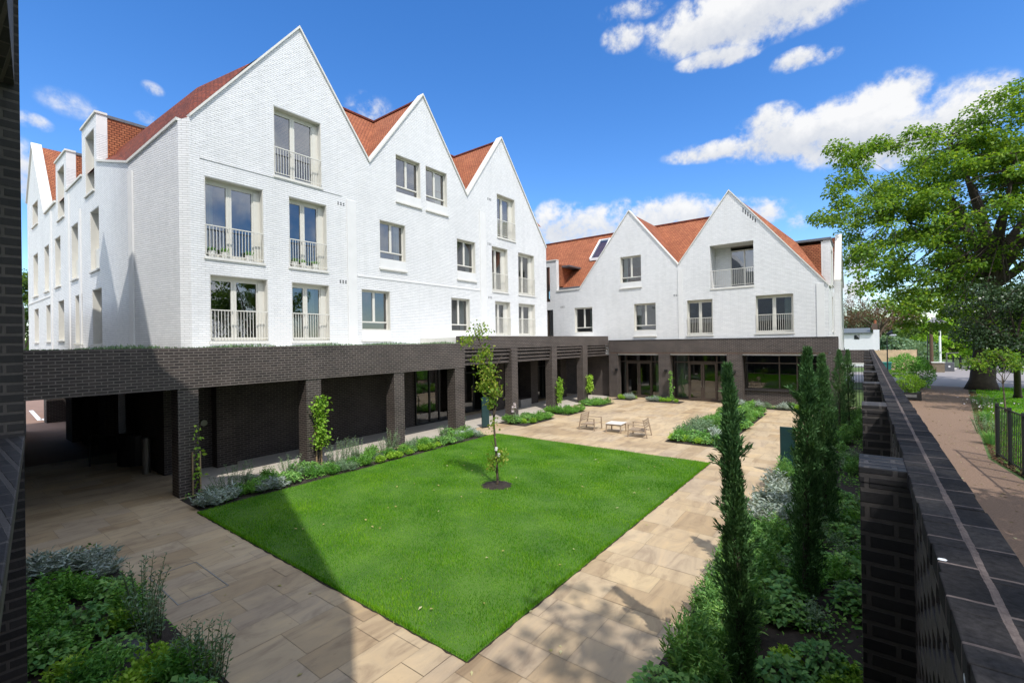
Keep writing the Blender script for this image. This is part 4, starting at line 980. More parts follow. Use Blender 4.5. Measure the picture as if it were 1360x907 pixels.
mb = MB(); c0 = Vector((-20.35,4.95,0)); mb.tube([c0, c0+Vector((0,0,1.02))], .62, 28); tag(mb.build('drum_counter', M['black']), 'round black drum counter behind the glass screen', 'counter')
mb = MB(); mb.tube([(-17.5,5.95,1.5),(-17.44,5.95,1.5)], .1, 20); tag(mb.build('wall_disc', M['steel']), 'small round pale disc fixed on the dark arcade wall', 'wall plate')
# pots behind the window rails
def pots(ylist, z, where):
    for k, (y, lb) in enumerate(ylist):
        t = empty('flower_pot', f'{lb} white plant pot behind the rail of the {where}', 'flower pot', 'pots behind the window rails')
        one('pot', M['white_pot'], t, lambda m_: (m_.tube([(0,0,0),(0,0,.2)], [.085,.12], 14),))
        g = np.random.default_rng(50+k+int(y*10)); n = 70; P_ = np.stack([g.normal(0,.06,n), g.normal(0,.06,n), g.uniform(.19,.3,n)],1)
        nm = NM(); nm.quads(leaf_quads(P_, g.normal(0,1,(n,3))+[0,0,.8], g.uniform(.05,.1,n), .04, g)); nm.build('leaves', [M['lf_green']], t)
        t.location = (-17.64, y, z)
pots([(6.32,'leftmost'),(6.72,'middle'),(7.5,'rightmost')], 7.08, 'wide middle-floor corner window')
pots([(9.2,'leftmost'),(9.55,'middle'),(10.05,'rightmost')], 7.08, 'narrower middle-floor window')

# ------------------------------------------------------------------ trees
def limb(p, q, bend, n=6, g=random):
    p, q = Vector(p), Vector(q); m_ = (p+q)/2 + Vector(bend)
    return [(1-t)**2*p + 2*t*(1-t)*m_ + t*t*q for t in [k/n for k in range(n+1)]]
def tree(name, label, cat, base, fork, r0, cen, rad, nclump, nleaf, ll, lw, lmat, bmat='bark', seed=1, nlimb=7, clump_r=1.2, flat=.55, shell=.45, group=None, up=.7, flare=1.7, extra=(), low=-1.0):
    g = np.random.default_rng(seed); rd = random.Random(seed)
    t = empty(name, label, cat, group)
    base, fork, cen = Vector(base), Vector(fork), Vector(cen)
    mb = MB()
    tp = [base+Vector((0,0,-.05)), base.lerp(fork,.08), base.lerp(fork,.3), base.lerp(fork,.65), fork]
    mb.tube(tp, [r0*flare, r0*1.15, r0, r0*.92, r0*.85], 12)
    nodes = []
    for k in range(nlimb):
        a = 2*math.pi*k/nlimb+rd.uniform(-.3,.3); e = rd.uniform(-.15,.9)
        q = cen + Vector((math.cos(a)*math.cos(e)*rad[0]*.72, math.sin(a)*math.cos(e)*rad[1]*.72, math.sin(e)*rad[2]*.72))
        st = fork if k % 2 else base.lerp(fork, .8)
        pts = limb(st, q, ((rd.uniform(-.5,.5))*rad[0]*.25, rd.uniform(-.5,.5)*rad[1]*.25, rad[2]*rd.uniform(.1,.3)), 8)
        rr_ = [r0*.5*(1-.86*i/8) for i in range(9)]; mb.tube(pts, rr_, 7, cap=False)
        nodes += [(pts[i], rr_[i]) for i in range(3, 9)]
    cl = []
    for k in range(nclump*4):
        if len(cl) >= nclump: break
        d = g.normal(0,1,3); d /= np.linalg.norm(d)
        rr_ = (shell+(1-shell)*g.random())**.6
        wob_ = 1+.16*math.sin(3*d[0]+2*d[2]+seed)+.10*math.sin(7*d[1]+5*d[0])
        if d[2] < low: continue
        cl.append(cen+Vector(d*rr_*wob_*np.array(rad)))
    cl += [Vector(e) for e in extra]
    Ps = []; Ds = []
    for c_ in cl:
        nn, r_ = min(nodes, key=lambda a: (a[0]-c_).length)
        pts = limb(nn, c_, (rd.uniform(-.3,.3), rd.uniform(-.3,.3), rd.uniform(0,.5)), 4); mb.tube(pts, [max(.012, min(r_*.6, .05)*(1-.8*i/4)) for i in range(5)], 5, cap=False)
        n = int(nleaf*rd.uniform(.6,1.3)); cr_ = clump_r*rd.uniform(.7,1.25)
        o_ = g.normal(0,1,(n,3)); o_ = unit(o_)*(g.random((n,1))**.5)*cr_*np.array([1,1,flat])
        o_[:,2] -= .10*(o_[:,0]**2+o_[:,1]**2)/cr_
        Ps.append(np.array(c_)+o_); Ds.append(unit(o_)*.8+g.normal(0,.5,(n,3))+[0,0,-.25])
    mb.build('trunk', M[bmat], t, smooth=True)
    Ps = np.concatenate(Ps); Ds = np.concatenate(Ds); n = len(Ps)
    nm = NM(); nm.quads(leaf_quads(Ps, Ds, g.uniform(.7,1.25,n)*ll, g.uniform(.7,1.2,n)*lw, g, up=up)); nm.build('crown', [M[lmat]], t)
    return t
dp = 33
tree('sycamore_tree', 'huge bright green spreading tree with thick dark trunk beside the gravel path', 'tree', at(1304,517), at_depth(1316,352,dp), .62, at_depth(1345,268,dp), (9.8,9.0,8.8), 500, 200, .22, .18, 'lf_syc', 'barkdark', 4, nlimb=11, clump_r=1.02, flat=.5, shell=.3, flare=1.6,
     extra=[at_depth(u, v, dp-2) for (u, v) in ((1112,195),(1125,205),(1108,255),(1120,235),(1103,285),(1118,270),(1135,215),(1150,200),(1140,240),(1165,190),(1150,330),(1140,360),(1165,350),(1145,385),(1180,300),(1170,270),(1345,120),(1352,135),(1350,160),(1360,110),(1320,185),(1300,178),(1215,175),(1240,185),(1175,400),(1200,410),(1225,395),(1250,405),(1275,415),(1190,330),(1210,360))])
tree('holly_tree', 'dark glossy evergreen tree in front of the thick trunk at the right edge', 'tree', at(1352,528), at_depth(1350,470,26), .16, at_depth(1348,424,26), (2.9,2.6,2.5), 110, 130, .15, .11, 'lf_dark', 'barkdark', 9, clump_r=.62, flat=.8, shell=.35)
t = tree('sapling', 'slender young tree with a small thin crown above the black railings', 'young tree', at(1336,548), at_depth(1331,500,24), .035, at_depth(1322,481,24), (1.3,.9,.55), 30, 42, .12, .09, 'lf_syc', 'bark', 12, nlimb=5, clump_r=.36, flat=.6, flare=1.2)
tree('bare_tree', 'russet almost leafless tree behind the white cottage', 'tree', at_depth(1168,462,86), at_depth(1168,440,86), .4, at_depth(1166,424,86), (6.5,5,4.2), 130, 55, .30, .16, 'lf_red', 'bark', 15, nlimb=10, clump_r=1.1, flat=.8, low=-.5)
tree('lime_tree', 'bright lime green tree behind the white post', 'tree', at_depth(1262,478,80), at_depth(1262,465,80), .3, at_depth(1260,452,80), (3.6,3.2,3.6), 80, 90, .45, .36, 'lf_lime', 'bark', 16, clump_r=1.0)
for k, (u, v, d, r, z, lm, lb) in enumerate(((1222,458,92,4.2,4.0,'lf_far','rounded green tree behind the timber fence'), (1235,420,98,6,6.5,'lf_syc','tall green tree behind the brown telegraph pole'), (1300,430,105,9,8,'lf_far','broad green tree far behind the thick trunk'), (1190,462,80,2.4,1.8,'lf_grey','grey green bushy tree above the timber fence'), (1135,430,115,5,4,'lf_grey','distant grey green tree behind the cottage roof'), (1350,440,80,8,7,'lf_dark','dark tree mass behind the evergreen at the right edge'))):
    c_ = at_depth(u, v, d); tree('background_tree', lb, 'tree', (c_.x, c_.y, 0), (c_.x, c_.y, max(1.0, c_.z-z*.7)), .35, c_, (r, r, z), 90, 80, .5, .4, lm, 'bark', 30+k, clump_r=1.4 if r > 3 else .7, group='trees beyond the forecourt')
for k, (u, v, d, r, z, lb) in enumerate(((22,405,62,3.6,5,'green tree seen between the dark pier and the white wing'), (-40,420,60,5,5,'green tree hidden behind the dark pier'))):
    if k: break
    c_ = at_depth(u, v, d); tree('background_tree', lb, 'tree', (c_.x, c_.y, 0), (c_.x, c_.y, 2), .3, c_, (r, r, z), 80, 90, .4, .3, 'lf_far', 'bark', 60+k, clump_r=1.3)
for k, (x, y, h, r, lb) in enumerate(((9.0,.4,15.0,4.0,'tall lane tree right of the near end of the garden wall'), (10.5,9.5,10,4.2,'green lane tree behind the railings on the right'), (15,22,9,5,'green garden tree far right of the railings'), (20,8,10,5.5,'green garden tree farthest to the right'))):
    tree('lane_tree', lb, 'tree', (x,y,0), (x,y,h*.55), .26, (x,y,h), (r,r,r*.8), 62 if k == 0 else 110, 60 if k == 0 else 110, .24, .19, 'lf_syc', 'bark', 70+k, clump_r=.95, shell=.3, group='trees beyond the railings')

# the young tree on the lawn: leaning, sparse, tied to a cane
t = empty('young_tree', 'thin young tree leaning left on the lawn with sparse yellow green leaves', 'young tree')
B = Vector((-8.25,9.99,.02)); DPT = 12.95
tip = [at_depth(u, v, DPT+dd) for (u, v, dd) in ((661,640,0),(659,600,0),(656,565,.1),(655,520,.1),(651,490,.1),(640,460,.1),(630,440,.05))]
mb = MB(); mb.tube([B]+tip, [.045,.035,.03,.028,.024,.02,.014,.008], 8, cap=True)
g = np.random.default_rng(77)
for (a, b_) in (((656,560),(664,505)),((652,500),(668,470)),((655,530),(640,520)),((650,488),(638,492)),((640,460),(618,456)),((636,452),(640,436)),((660,615),(668,612)),((659,600),(652,585)),((661,630),(655,560)),((661,632),(650,612))):
    mb.tube(limb(at_depth(*a, DPT), at_depth(*b_, DPT+g.uniform(-.3,.3)), (0,0,.05), 4), [.014,.011,.009,.007,.004], 5)
mb.build('trunk', M['bark'], t, smooth=True)
Ps = []; Ds = []
for (u, v, ru, rv, n) in ((636,440,13,9,150),(620,452,8,6,80),(645,468,9,9,120),(635,478,8,6,80),(648,492,12,10,190),(652,508,10,9,170),(640,512,9,7,110),(656,522,9,8,120),(652,535,7,6,50),(655,562,5,12,40),(662,608,12,7,150),(652,615,6,8,50),(667,602,5,6,40)):
    q = np.array([at_depth(u+g.normal(0,ru*.6), v+g.normal(0,rv*.6), DPT+g.normal(0,.22)) for _ in range(n)]); Ps.append(q); Ds.append(g.normal(0,1,(n,3))+[0,0,-.5])
Ps = np.concatenate(Ps); Ds = np.concatenate(Ds); n = len(Ps); nm = NM()
nm.quads(leaf_quads(Ps, Ds, g.uniform(.06,.12,n), g.uniform(.045,.08,n), g, up=.5), 0); nm.build('crown', [leaf_mat('young_leaf', (.12,.23,.025), (.22,.33,.04), (.36,.36,.07), trans=.45)], t)
one('tie', M['whitepaint'], t, lambda m_: (m_.tube([at_depth(659,598,DPT-.05), at_depth(659,594,DPT-.05)], .045, 8), m_.tube([at_depth(663,606,DPT-.05), at_depth(663,602,DPT-.05)], .045, 8)))

# ------------------------------------------------------------------ cypresses
def cypress_mesh(seed, h, r, n=14000):
    g = np.random.default_rng(seed)
    z = (g.random(n)**.9)*h*.985+.05
    prof = np.interp(z/h, [0,.04,.12,.40,.7,.9,1], [.6,.85,1,.95,.66,.40,.12])*r
    a = g.uniform(0,2*np.pi,n)
    lump = 1+.22*np.sin(a*3+z*5.0+seed)+.16*np.sin(a*5-z*9)+.18*np.sin(z*14+a)
    rad = prof*lump*(.35+.75*g.random(n)**.7)
    P = np.stack([np.cos(a)*rad, np.sin(a)*rad, z], 1)
    D = np.stack([np.cos(a)*.42, np.sin(a)*.42, np.ones(n)*1.0], 1)+g.normal(0,.30,(n,3))
    q = leaf_quads(P, D, g.uniform(.035,.09,n), g.uniform(.010,.022,n), g, up=.3)
    k = 26; extra = []
    for i in range(k):                                   # loose sprays that stick out
        z0 = g.uniform(.4,h*.85); a0 = g.uniform(0,6.28); r0 = np.interp(z0/h,[0,.45,1],[.8,1,.2])*r
        m_ = 70; s = g.random(m_); L_ = g.uniform(.08,.2)
        p = np.stack([np.cos(a0)*(r0*.8+s*L_*.8), np.sin(a0)*(r0*.8+s*L_*.8), z0+s*L_*.9], 1)+g.normal(0,.018,(m_,3))
        extra.append(leaf_quads(p, np.stack([np.full(m_,np.cos(a0)), np.full(m_,np.sin(a0)), np.full(m_,1.0)],1)+g.normal(0,.5,(m_,3)), g.uniform(.04,.09,m_), .018, g))
    return [q]+extra
for k, (x, y, h, r, tilt, lb) in enumerate(((-1.13,5.62,3.66,.118,(-.018,0),'tallest-looking slim cypress nearest the camera beside the paved path'), (-.77,8.25,3.80,.172,(.012,.0),'thick dark cypress second from the camera on the right bed'), (-.72,11.6,3.60,.20,(0,0),'cypress partly hidden behind the second cypress'), (-.86,22.6,3.45,.26,(.005,0),'small looking cypress by the far brick pier'), (-.62,25.2,3.40,.24,(0,0),'farthest cypress close behind the other one at the gate'))):
    t = empty('cypress_tree', lb, 'cypress', 'row of cypresses in the bed along the wall')
    nm = NM()
    for q in cypress_mesh(80+k, h, r, 14000 if k < 3 else 7000): nm.quads(q)
    nm.build('crown', [M['lf_cyp']], t)
    one('trunk', M['barkdark'], t, lambda m_: m_.tube([(0,0,-.02),(0,0,h*.5),(0,0,h*.93)], [.05,.035,.008], 8))
    t.location = (x, y, .03); t.rotation_euler = (tilt[1], tilt[0]*1.6, random.uniform(0,.2))
# ------------------------------------------------------------------ bed plants: a few kinds of plant, each planted many times
def mound(seed, n, r, h, ll, lw, mat, up=.5, spread=.7, hollow=.35, name='shrub', stems=6, lean=0.):
    """leafy mound of many shoots"""
    g = np.random.default_rng(seed)
    ns = max(10, n//14); a = g.uniform(0,2*np.pi,ns); rr = np.sqrt(g.random(ns))*r
    hh = h*(1-.55*(rr/r)**2)*g.uniform(.65,1.1,ns)
    Ps = []; Ds = []
    for i in range(ns):
        m_ = 14; s = np.linspace(.25,1,m_)+g.normal(0,.03,m_)
        c = np.stack([np.cos(a[i])*rr[i]*(.45+.55*s), np.sin(a[i])*rr[i]*(.45+.55*s), hh[i]*s],1)
        az = g.uniform(0,2*np.pi,m_)
        D = np.stack([np.cos(az)*spread, np.sin(az)*spread, g.uniform(.0,.7,m_)],1)
        Ps.append(c+g.normal(0,.012,(m_,3))); Ds.append(D)
    P = np.concatenate(Ps); D = np.concatenate(Ds); m_ = len(P)
    nm = NM(); nm.quads(leaf_quads(P, D, g.uniform(.65,1.25,m_)*ll, g.uniform(.7,1.2,m_)*lw, g, up=up))
    mb = MB()
    for i in range(0, ns, max(1, ns//stems)): mb.tube([(0,0,0),(np.cos(a[i])*rr[i]*.7,np.sin(a[i])*rr[i]*.7,hh[i]*.6),(np.cos(a[i])*rr[i],np.sin(a[i])*rr[i],hh[i])],[.006,.005,.003],4)
    mb.mi = [1]*len(mb.f)
    return nm, mb, [M[mat], M['stem']]
def spires(seed, k, r, h, ll, lw, mat, per=26):
    """upright shoots dressed with small leaves"""
    g = np.random.default_rng(seed); nm = NM(); mb = MB(); Ps = []; Ds = []
    for i in range(k):
        a = g.uniform(0,6.28); rr = r*math.sqrt(g.random()); b = np.array([math.cos(a)*rr*.6, math.sin(a)*rr*.6, 0]); e = np.array([math.cos(a)*rr*1.25, math.sin(a)*rr*1.25, h*g.uniform(.6,1.1)])
        mb.tube([b,(b+e)/2+np.array([0,0,.04]),e],[.006,.005,.002],4)
        s = np.linspace(.12,1,per); az = np.arange(per)*2.4
        Ps.append(b+(e-b)*s[:,None]+g.normal(0,.006,(per,3))); Ds.append(np.stack([np.cos(az),np.sin(az),np.full(per,.75)],1))
    P = np.concatenate(Ps); D = np.concatenate(Ds); n = len(P)
    nm.quads(leaf_quads(P, D, g.uniform(.6,1.2,n)*ll, lw, g, up=.4)); mb.mi = [1]*len(mb.f)
    return nm, mb, [M[mat], M['stem']]
def broad(seed, n, r, h, ll, lw, mat):
    """large soft leaves on long stalks"""
    g = np.random.default_rng(seed); a = g.uniform(0,6.28,n); rr = np.sqrt(g.random(n))*r; z = h*(1-.6*(rr/r)**2)*g.uniform(.5,1.05,n)
    P = np.stack([np.cos(a)*rr,np.sin(a)*rr,z],1); D = np.stack([np.cos(a),np.sin(a),g.uniform(-.35,.25,n)],1)+g.normal(0,.35,(n,3))
    nm = NM(); nm.quads(leaf_quads(P, D, g.uniform(.6,1.2,n)*ll, g.uniform(.7,1.2,n)*lw, g, up=.85, fold=.2)); mb = MB()
    for i in range(0,n,3): mb.tube([(P[i,0]*.3,P[i,1]*.3,0),tuple(P[i])],[.005,.003],4)
    mb.mi = [1]*len(mb.f); return nm, mb, [M[mat], M['stem']]
def tuft(seed, n, r, h, w, mat):
    """arching narrow blades"""
    g = np.random.default_rng(seed); nm = NM(); a = g.uniform(0,6.28,n); rr = np.sqrt(g.random(n))*r*.4
    b = np.stack([np.cos(a)*rr,np.sin(a)*rr,np.zeros(n)],1); L_ = h*g.uniform(.6,1.1,n); o = r*g.uniform(.2,1,n)
    m_ = b+np.stack([np.cos(a)*o*.4,np.sin(a)*o*.4,L_*.65],1); e = b+np.stack([np.cos(a)*o,np.sin(a)*o,L_*g.uniform(.75,1,n)],1)
    s = np.stack([-np.sin(a),np.cos(a),np.zeros(n)],1)*w/2
    nm.quads(np.stack([b-s,b+s,m_+s,m_-s],1)); nm.tris(np.stack([m_-s,m_+s,e],1)); return nm, None, [M[mat], M['stem']]
KIND = {
 'silver_plant': [lambda s: mound(s, 620, .34, .34, .12, .030, 'lf_silver', up=.3, spread=.8), 3, 'silver-leaved bushy plant'],
 'leafy_shrub': [lambda s: mound(s, 900, .34, .40, .065, .030, 'lf_green'), 3, 'mid green small-leaved shrub'],
 'grey_shrub': [lambda s: mound(s, 800, .32, .36, .05, .02, 'lf_grey'), 3, 'grey green fine-leaved shrub'],
 'lime_shrub': [lambda s: mound(s, 800, .27, .30, .06, .034, 'lf_lime'), 2, 'bright lime green mound'],
 'upright_herb': [lambda s: spires(s, 13, .26, .58, .06, .018, 'lf_grey'), 3, 'upright herb with narrow leafy stems'],
 'broadleaf_plant': [lambda s: broad(s, 300, .33, .34, .095, .075, 'lf_mid'), 3, 'soft broad-leaved green plant'],
 'feathery_plant': [lambda s: mound(s, 1100, .30, .74, .10, .026, 'lf_mid', up=.2, spread=.5), 3, 'tall feathery bright green plant'],
 'grass_tuft': [lambda s: tuft(s, 150, .34, .5, .012, 'lf_mid'), 2, 'arching grassy tuft'],
}
PROTO = {}
for k, (fn, nv, _) in KIND.items():
    for j in range(nv):
        nm, mb, mats = fn(100+7*j+len(k)); PROTO[k, j] = (nm, mb, mats)
MESH = {}
def plant(kind, x, y, s, label, group, z=.03):
    j = random.randrange(KIND[kind][1])
    if (kind, j) not in MESH:
        nm, mb, mats = PROTO[kind, j]; o = nm.build(kind, mats, tubes=mb); MESH[kind, j] = o
    else:
        o = MESH[kind, j].copy(); COL.objects.link(o)
    o.location = (x, y, z); o.rotation_euler = (random.uniform(-.1,.1), random.uniform(-.1,.1), random.uniform(0,6.28)); o.scale = (s*random.uniform(.9,1.1), s*random.uniform(.9,1.1), s*random.uniform(.85,1.15))
    o.name = kind; o['label'] = label; o['category'] = 'plant'; o['group'] = group
    return o
WHERE = {'near': 'in the shaded bed at the lower left', 'arcade': 'in the strip bed between lawn and arcade columns', 'island': 'in the island bed on the terrace', 'wall': 'in the long bed along the right garden wall',
         'spot_a': 'in the small bed by the fifth arcade column', 'spot_b': 'in the small bed by the sixth arcade column', 'spot_c': 'in the small bed by the seventh arcade column', 'spot_d': 'in the corner bed where arcade meets far building', 'spot_e': 'in the small bed between the two far glazed doors', 'front': 'in the bed under the far wide window'}
def put(bed, kind, x, y, s): plant(kind, x, y, s, KIND[kind][2]+' '+WHERE[bed], f'{KIND[kind][2]}s {WHERE[bed]}')
def fill(bed, mixk, n, s0, s1, pad=.12, taken=None, gap=.3, zone=None):
    x0, x1, y0, y1 = zone or BEDS[bed]; pts = taken if taken is not None else []; t_ = 0
    while n > 0 and t_ < 4000:
        t_ += 1; x = random.uniform(x0+pad, x1-pad); y = random.uniform(y0+pad, y1-pad)
        if any((x-a)**2+(y-b)**2 < gap*gap for a, b in pts): continue
        if bed == 'wall' and any((x-a)**2+(y-b)**2 < .30**2 for a, b in ((-1.13,5.62),(-.77,8.25),(-.72,11.6),(-.86,22.6),(-.62,25.2))): continue
        pts.append((x, y)); put(bed, random.choice(mixk), x, y, random.uniform(s0, s1)); n -= 1
    return pts
def atp(bed, lst):
    pts = []
    for kind, u, v, s in lst:
        p = at(u, v, 0); pts.append((p.x, p.y)); put(bed, kind, p.x, p.y, s)
    return pts
# lower-left bed
pts = atp('near', [('silver_plant',48,768,1.0),('silver_plant',75,760,1.0),('silver_plant',103,757,1.05),('silver_plant',130,752,1.05),('silver_plant',142,765,.9),('leafy_shrub',75,800,1.1),('leafy_shrub',108,800,1.0),('broadleaf_plant',150,795,.9),('leafy_shrub',168,805,.9),
   ('leafy_shrub',60,840,1.1),('lime_shrub',160,838,1.0),('upright_herb',190,812,1.15),('upright_herb',206,850,1.2),('upright_herb',188,835,1.0),('leafy_shrub',180,830,.8),('broadleaf_plant',110,850,1.1),('leafy_shrub',50,885,1.0),('broadleaf_plant',60,885,.9),('lime_shrub',95,905,1.0),
   ('lime_shrub',205,900,1.1),('lime_shrub',222,895,1.0),('leafy_shrub',240,915,1.1),('upright_herb',265,905,1.1),('upright_herb',285,915,1.1),('upright_herb',250,893,.9),('lime_shrub',180,925,1.0),('leafy_shrub',130,915,1.1),('leafy_shrub',90,870,1.0),('leafy_shrub',45,815,1.0)])
fill('near', ['leafy_shrub','grey_shrub','broadleaf_plant','leafy_shrub'], 6, .75, 1.05, taken=pts, gap=.42)
o = MB(); o.tube([(0,0,0),(.02,.02,.12),(.05,.03,.2)], [.24,.2,.08], 9)
p_ = at(168,874); b_ = o.build('boulder', M['stonegrey'], smooth=True); b_.location = (p_.x, p_.y, 0); tag(b_, 'dark grey boulder half buried in the shaded bed at the lower left', 'stone')
# strip along the arcade
x0, x1 = -14.3, -13.05
pts = []
for k, (y, kind) in enumerate(((4.55,'silver_plant'),(4.75,'silver_plant'),(5.0,'silver_plant'),(6.0,'silver_plant'),(6.3,'silver_plant'),(14.6,'silver_plant'),(14.9,'silver_plant'),(14.3,'silver_plant'))):
    x = -13.2 if k < 5 else -13.4-.2*(k-5); put('arcade', kind, x, y, 1.0 if k < 5 else .9); pts.append((x, y))
for y in (10.15,10.45,11.0,11.6,11.95,12.4,9.7): x = -13.15+random.uniform(-.08,.08); put('arcade', 'lime_shrub', x, y, random.uniform(.6,.95)); pts.append((x, y))
for y in (5.6,7.0,9.0,9.4,10.6,10.9,13.6,5.2,8.6): x = -14.1+random.uniform(-.1,.2); put('arcade', 'upright_herb', x, y, random.uniform(.9,1.2)); pts.append((x, y))
fill('arcade', ['grey_shrub','leafy_shrub','grey_shrub','leafy_shrub','broadleaf_plant'], 52, .62, .98, taken=pts, gap=.30)
# island bed
pts = []
for k in range(8): x = -6.15+k*.26; put('island', 'broadleaf_plant' if k % 2 else 'lime_shrub', x, 18.4+random.uniform(-.1,.15), .85); pts.append((x, 18.4))
for (x, y) in ((-4.9,20.0),(-4.7,19.4),(-5.2,24.2),(-5.6,24.6),(-5.0,24.9),(-5.4,25.4)): put('island', 'silver_plant', x, y, 1.05); pts.append((x, y))
for (x, y) in ((-5.9,26.8),(-5.6,27.3),(-5.2,27.2)): put('island', 'lime_shrub', x, y, 1.2); pts.append((x, y))
for (x, y) in ((-6.1,19.6),(-5.8,20.2),(-6.1,20.7),(-5.6,19.7),(-5.9,21.2),(-5.5,20.8),(-6.1,21.9),(-5.6,21.8)): put('island', 'grey_shrub', x, y, 1.35); pts.append((x, y))
fill('island', ['feathery_plant'], 12, .8, 1.0, taken=pts, gap=.34, zone=(-5.4,-4.3,20.6,27.4))
fill('island', ['leafy_shrub','broadleaf_plant','leafy_shrub'], 34, .8, 1.1, taken=pts, gap=.32)
# small beds
for b_, mixk, n in (('spot_a',['broadleaf_plant','leafy_shrub','lime_shrub'],16),('spot_b',['leafy_shrub','leafy_shrub'],13),('spot_c',['leafy_shrub','broadleaf_plant'],13),('spot_d',['silver_plant','lime_shrub'],7),('spot_e',['leafy_shrub','lime_shrub','grey_shrub'],10),('front',['leafy_shrub','lime_shrub','grey_shrub','silver_plant'],20)):
    fill(b_, mixk, n, .7, .95, gap=.26)
for (x, y) in ((-11.3,29.6),(-11.1,29.9),(-10.9,29.5)): put('spot_e', 'silver_plant', x, y, .9)
for (x, y) in ((-2.4,29.7),(-2.1,29.9),(-2.0,29.6)): put('front', 'silver_plant', x, y, .9)
# long bed on the right
pts = []
for (u, v) in ((1035,655),(1018,668),(1043,672),(1025,690),(1050,690),(1010,685),(1030,640)): p = at(u, v+8); put('wall', 'silver_plant', p.x, p.y, 1.15); pts.append((p.x, p.y))
fill('wall', ['feathery_plant'], 22, .75, 1.0, taken=pts, gap=.27, zone=(-2.0,-1.25,5.3,10.2))
fill('wall', ['broadleaf_plant','leafy_shrub','lime_shrub'], 9, .7, .95, taken=pts, gap=.27, zone=(-1.2,.05,5.0,6.7))
fill('wall', ['leafy_shrub','broadleaf_plant'], 8, .8, 1.0, taken=pts, gap=.3, zone=(-2.0,-1.3,3.6,5.3))
fill('wall', ['leafy_shrub','broadleaf_plant','grey_shrub','broadleaf_plant'], 34, .75, 1.1, taken=pts, gap=.29, zone=(-1.4,.1,7.2,14))
fill('wall', ['leafy_shrub','grey_shrub','broadleaf_plant','feathery_plant'], 46, .8, 1.1, taken=pts, gap=.34, zone=(-2.0,.1,10,30))
for (x, y) in ((-.5,5.2),(-.9,4.9)): put('wall', 'grass_tuft', x, y, 1.0)
# low creeping cover between the plants
g = np.random.default_rng(91); nm = NM()
for k, n, den in (('near',1800,0),('arcade',5200,0),('island',6000,0),('wall',17000,0),('spot_a',1200,0),('spot_b',1300,0),('spot_c',1300,0),('front',1500,0)):
    x0, x1, y0, y1 = BEDS[k]; P_ = np.stack([g.uniform(x0+.05,x1-.05,n), g.uniform(y0+.05,y1-.05,n), np.full(n,.04)],1)
    keep = (np.sin(P_[:,0]*5+P_[:,1]*2.2)+np.sin(P_[:,1]*4.1-P_[:,0]*3)+g.normal(0,.5,n)) > -.1
    P_ = P_[keep]; n = len(P_); P_[:,2] += g.uniform(0,.11,n); az = g.uniform(0,6.28,n)
    nm.quads(leaf_quads(P_, np.stack([np.cos(az),np.sin(az),g.uniform(0,.9,n)],1), g.uniform(.04,.09,n), g.uniform(.025,.05,n), g, up=.7))
struct(nm.build('ground_cover', [M['lf_green']]), 'stuff')
# irises
for k, (u, v, n, lb) in enumerate(((529,590,5,'white lilac irises in front of the third arcade column'), (615,565,4,'white lilac irises in front of the fourth arcade column'), (686,562,4,'white lilac irises by the fifth arcade column'))):
    p = at(u, v); t = empty('iris_clump', lb, 'iris', 'irises by the arcade'); g = np.random.default_rng(120+k)
    mb = MB(); nm = NM()
    for i in range(n):
        b = np.array([g.normal(0,.10), g.normal(0,.10), 0]); h = g.uniform(.65,.95); mb.tube([b, b+[0,0,h]], .008, 5)
        for zz in (h, h-.13):
            m_ = 16; az = np.arange(m_)*2.4; c = np.tile(b+[g.normal(0,.02),g.normal(0,.02),zz],(m_,1)); nm.quads(leaf_quads(c, np.stack([np.cos(az),np.sin(az),np.where(np.arange(m_)%2,.9,-.4)],1), g.uniform(.07,.10,m_), .075, g, up=.5))
    mb.build('stem', M['stem'], t); nm.build('flower', [M['petal']], t)
    n2, _, _ = tuft(130+k, 60, .2, .5, .022, 'lf_grey'); n2.build('leaves', [M['lf_grey']], t); t.location = (p.x, p.y, .03)
# climbers on the columns
def climber(name, lb, X, y, z0, z1, w_, n, lm, seed, stakes=True, dense=True):
    t = empty(name, lb, 'climber', 'climbers on the arcade columns'); g = np.random.default_rng(seed); nm = NM(); mb = MB()
    pts = [Vector((X+.08+g.normal(0,.015), y+g.normal(0,.05), z)) for z in np.linspace(0, z1, 9)]; mb.tube(pts, .012, 5)
    cz = np.linspace(z0, z1, 11); P_ = []
    for i in range(n):
        c = cz[g.integers(0, 11)]; P_.append((X+.1+abs(g.normal(0,.09)), y+g.normal(0,w_*(.4+.6*abs(math.sin(c*3.1+seed)))), c+g.normal(0,.07)))
    P_ = np.array(P_); nm.quads(leaf_quads(P_, np.stack([g.uniform(.2,1,n),g.normal(0,.7,n),g.uniform(-1,.3,n)],1), g.uniform(.07,.14,n), g.uniform(.06,.10,n), g, up=.5))
    mb.build('stem', M['bark'], t); nm.build('leaves', [M[lm]], t)
    if stakes: one('stake', M['stake'], t, lambda m_: [m_.bar((X+.06,y+q,0),(X+.06,y+q,z1*.62),.035) for q in (-.09,.09)])
climber('climbing_plant', 'bright yellow green climber with stakes on the second arcade column', -14.53, 8.28, .75, 2.25, .15, 620, 'lf_lime', 5)
climber('climbing_plant', 'thin nearly bare climber on the nearest arcade column', -14.53, 4.74, .3, 1.9, .06, 45, 'lf_lime', 6)
climber('climbing_plant', 'yellow green climber on the sixth arcade column', -14.56, 23.35, .5, 1.75, .17, 480, 'lf_lime', 7, False)
climber('climbing_plant', 'yellow green rounded climber on the seventh arcade column', -14.56, 27.1, .8, 1.7, .22, 480, 'lf_lime', 8, False)
climber('climbing_plant', 'small green climber on the far brick column between the glazed doors', -10.3, 30.2, .2, 1.9, .12, 200, 'lf_green', 9, False)

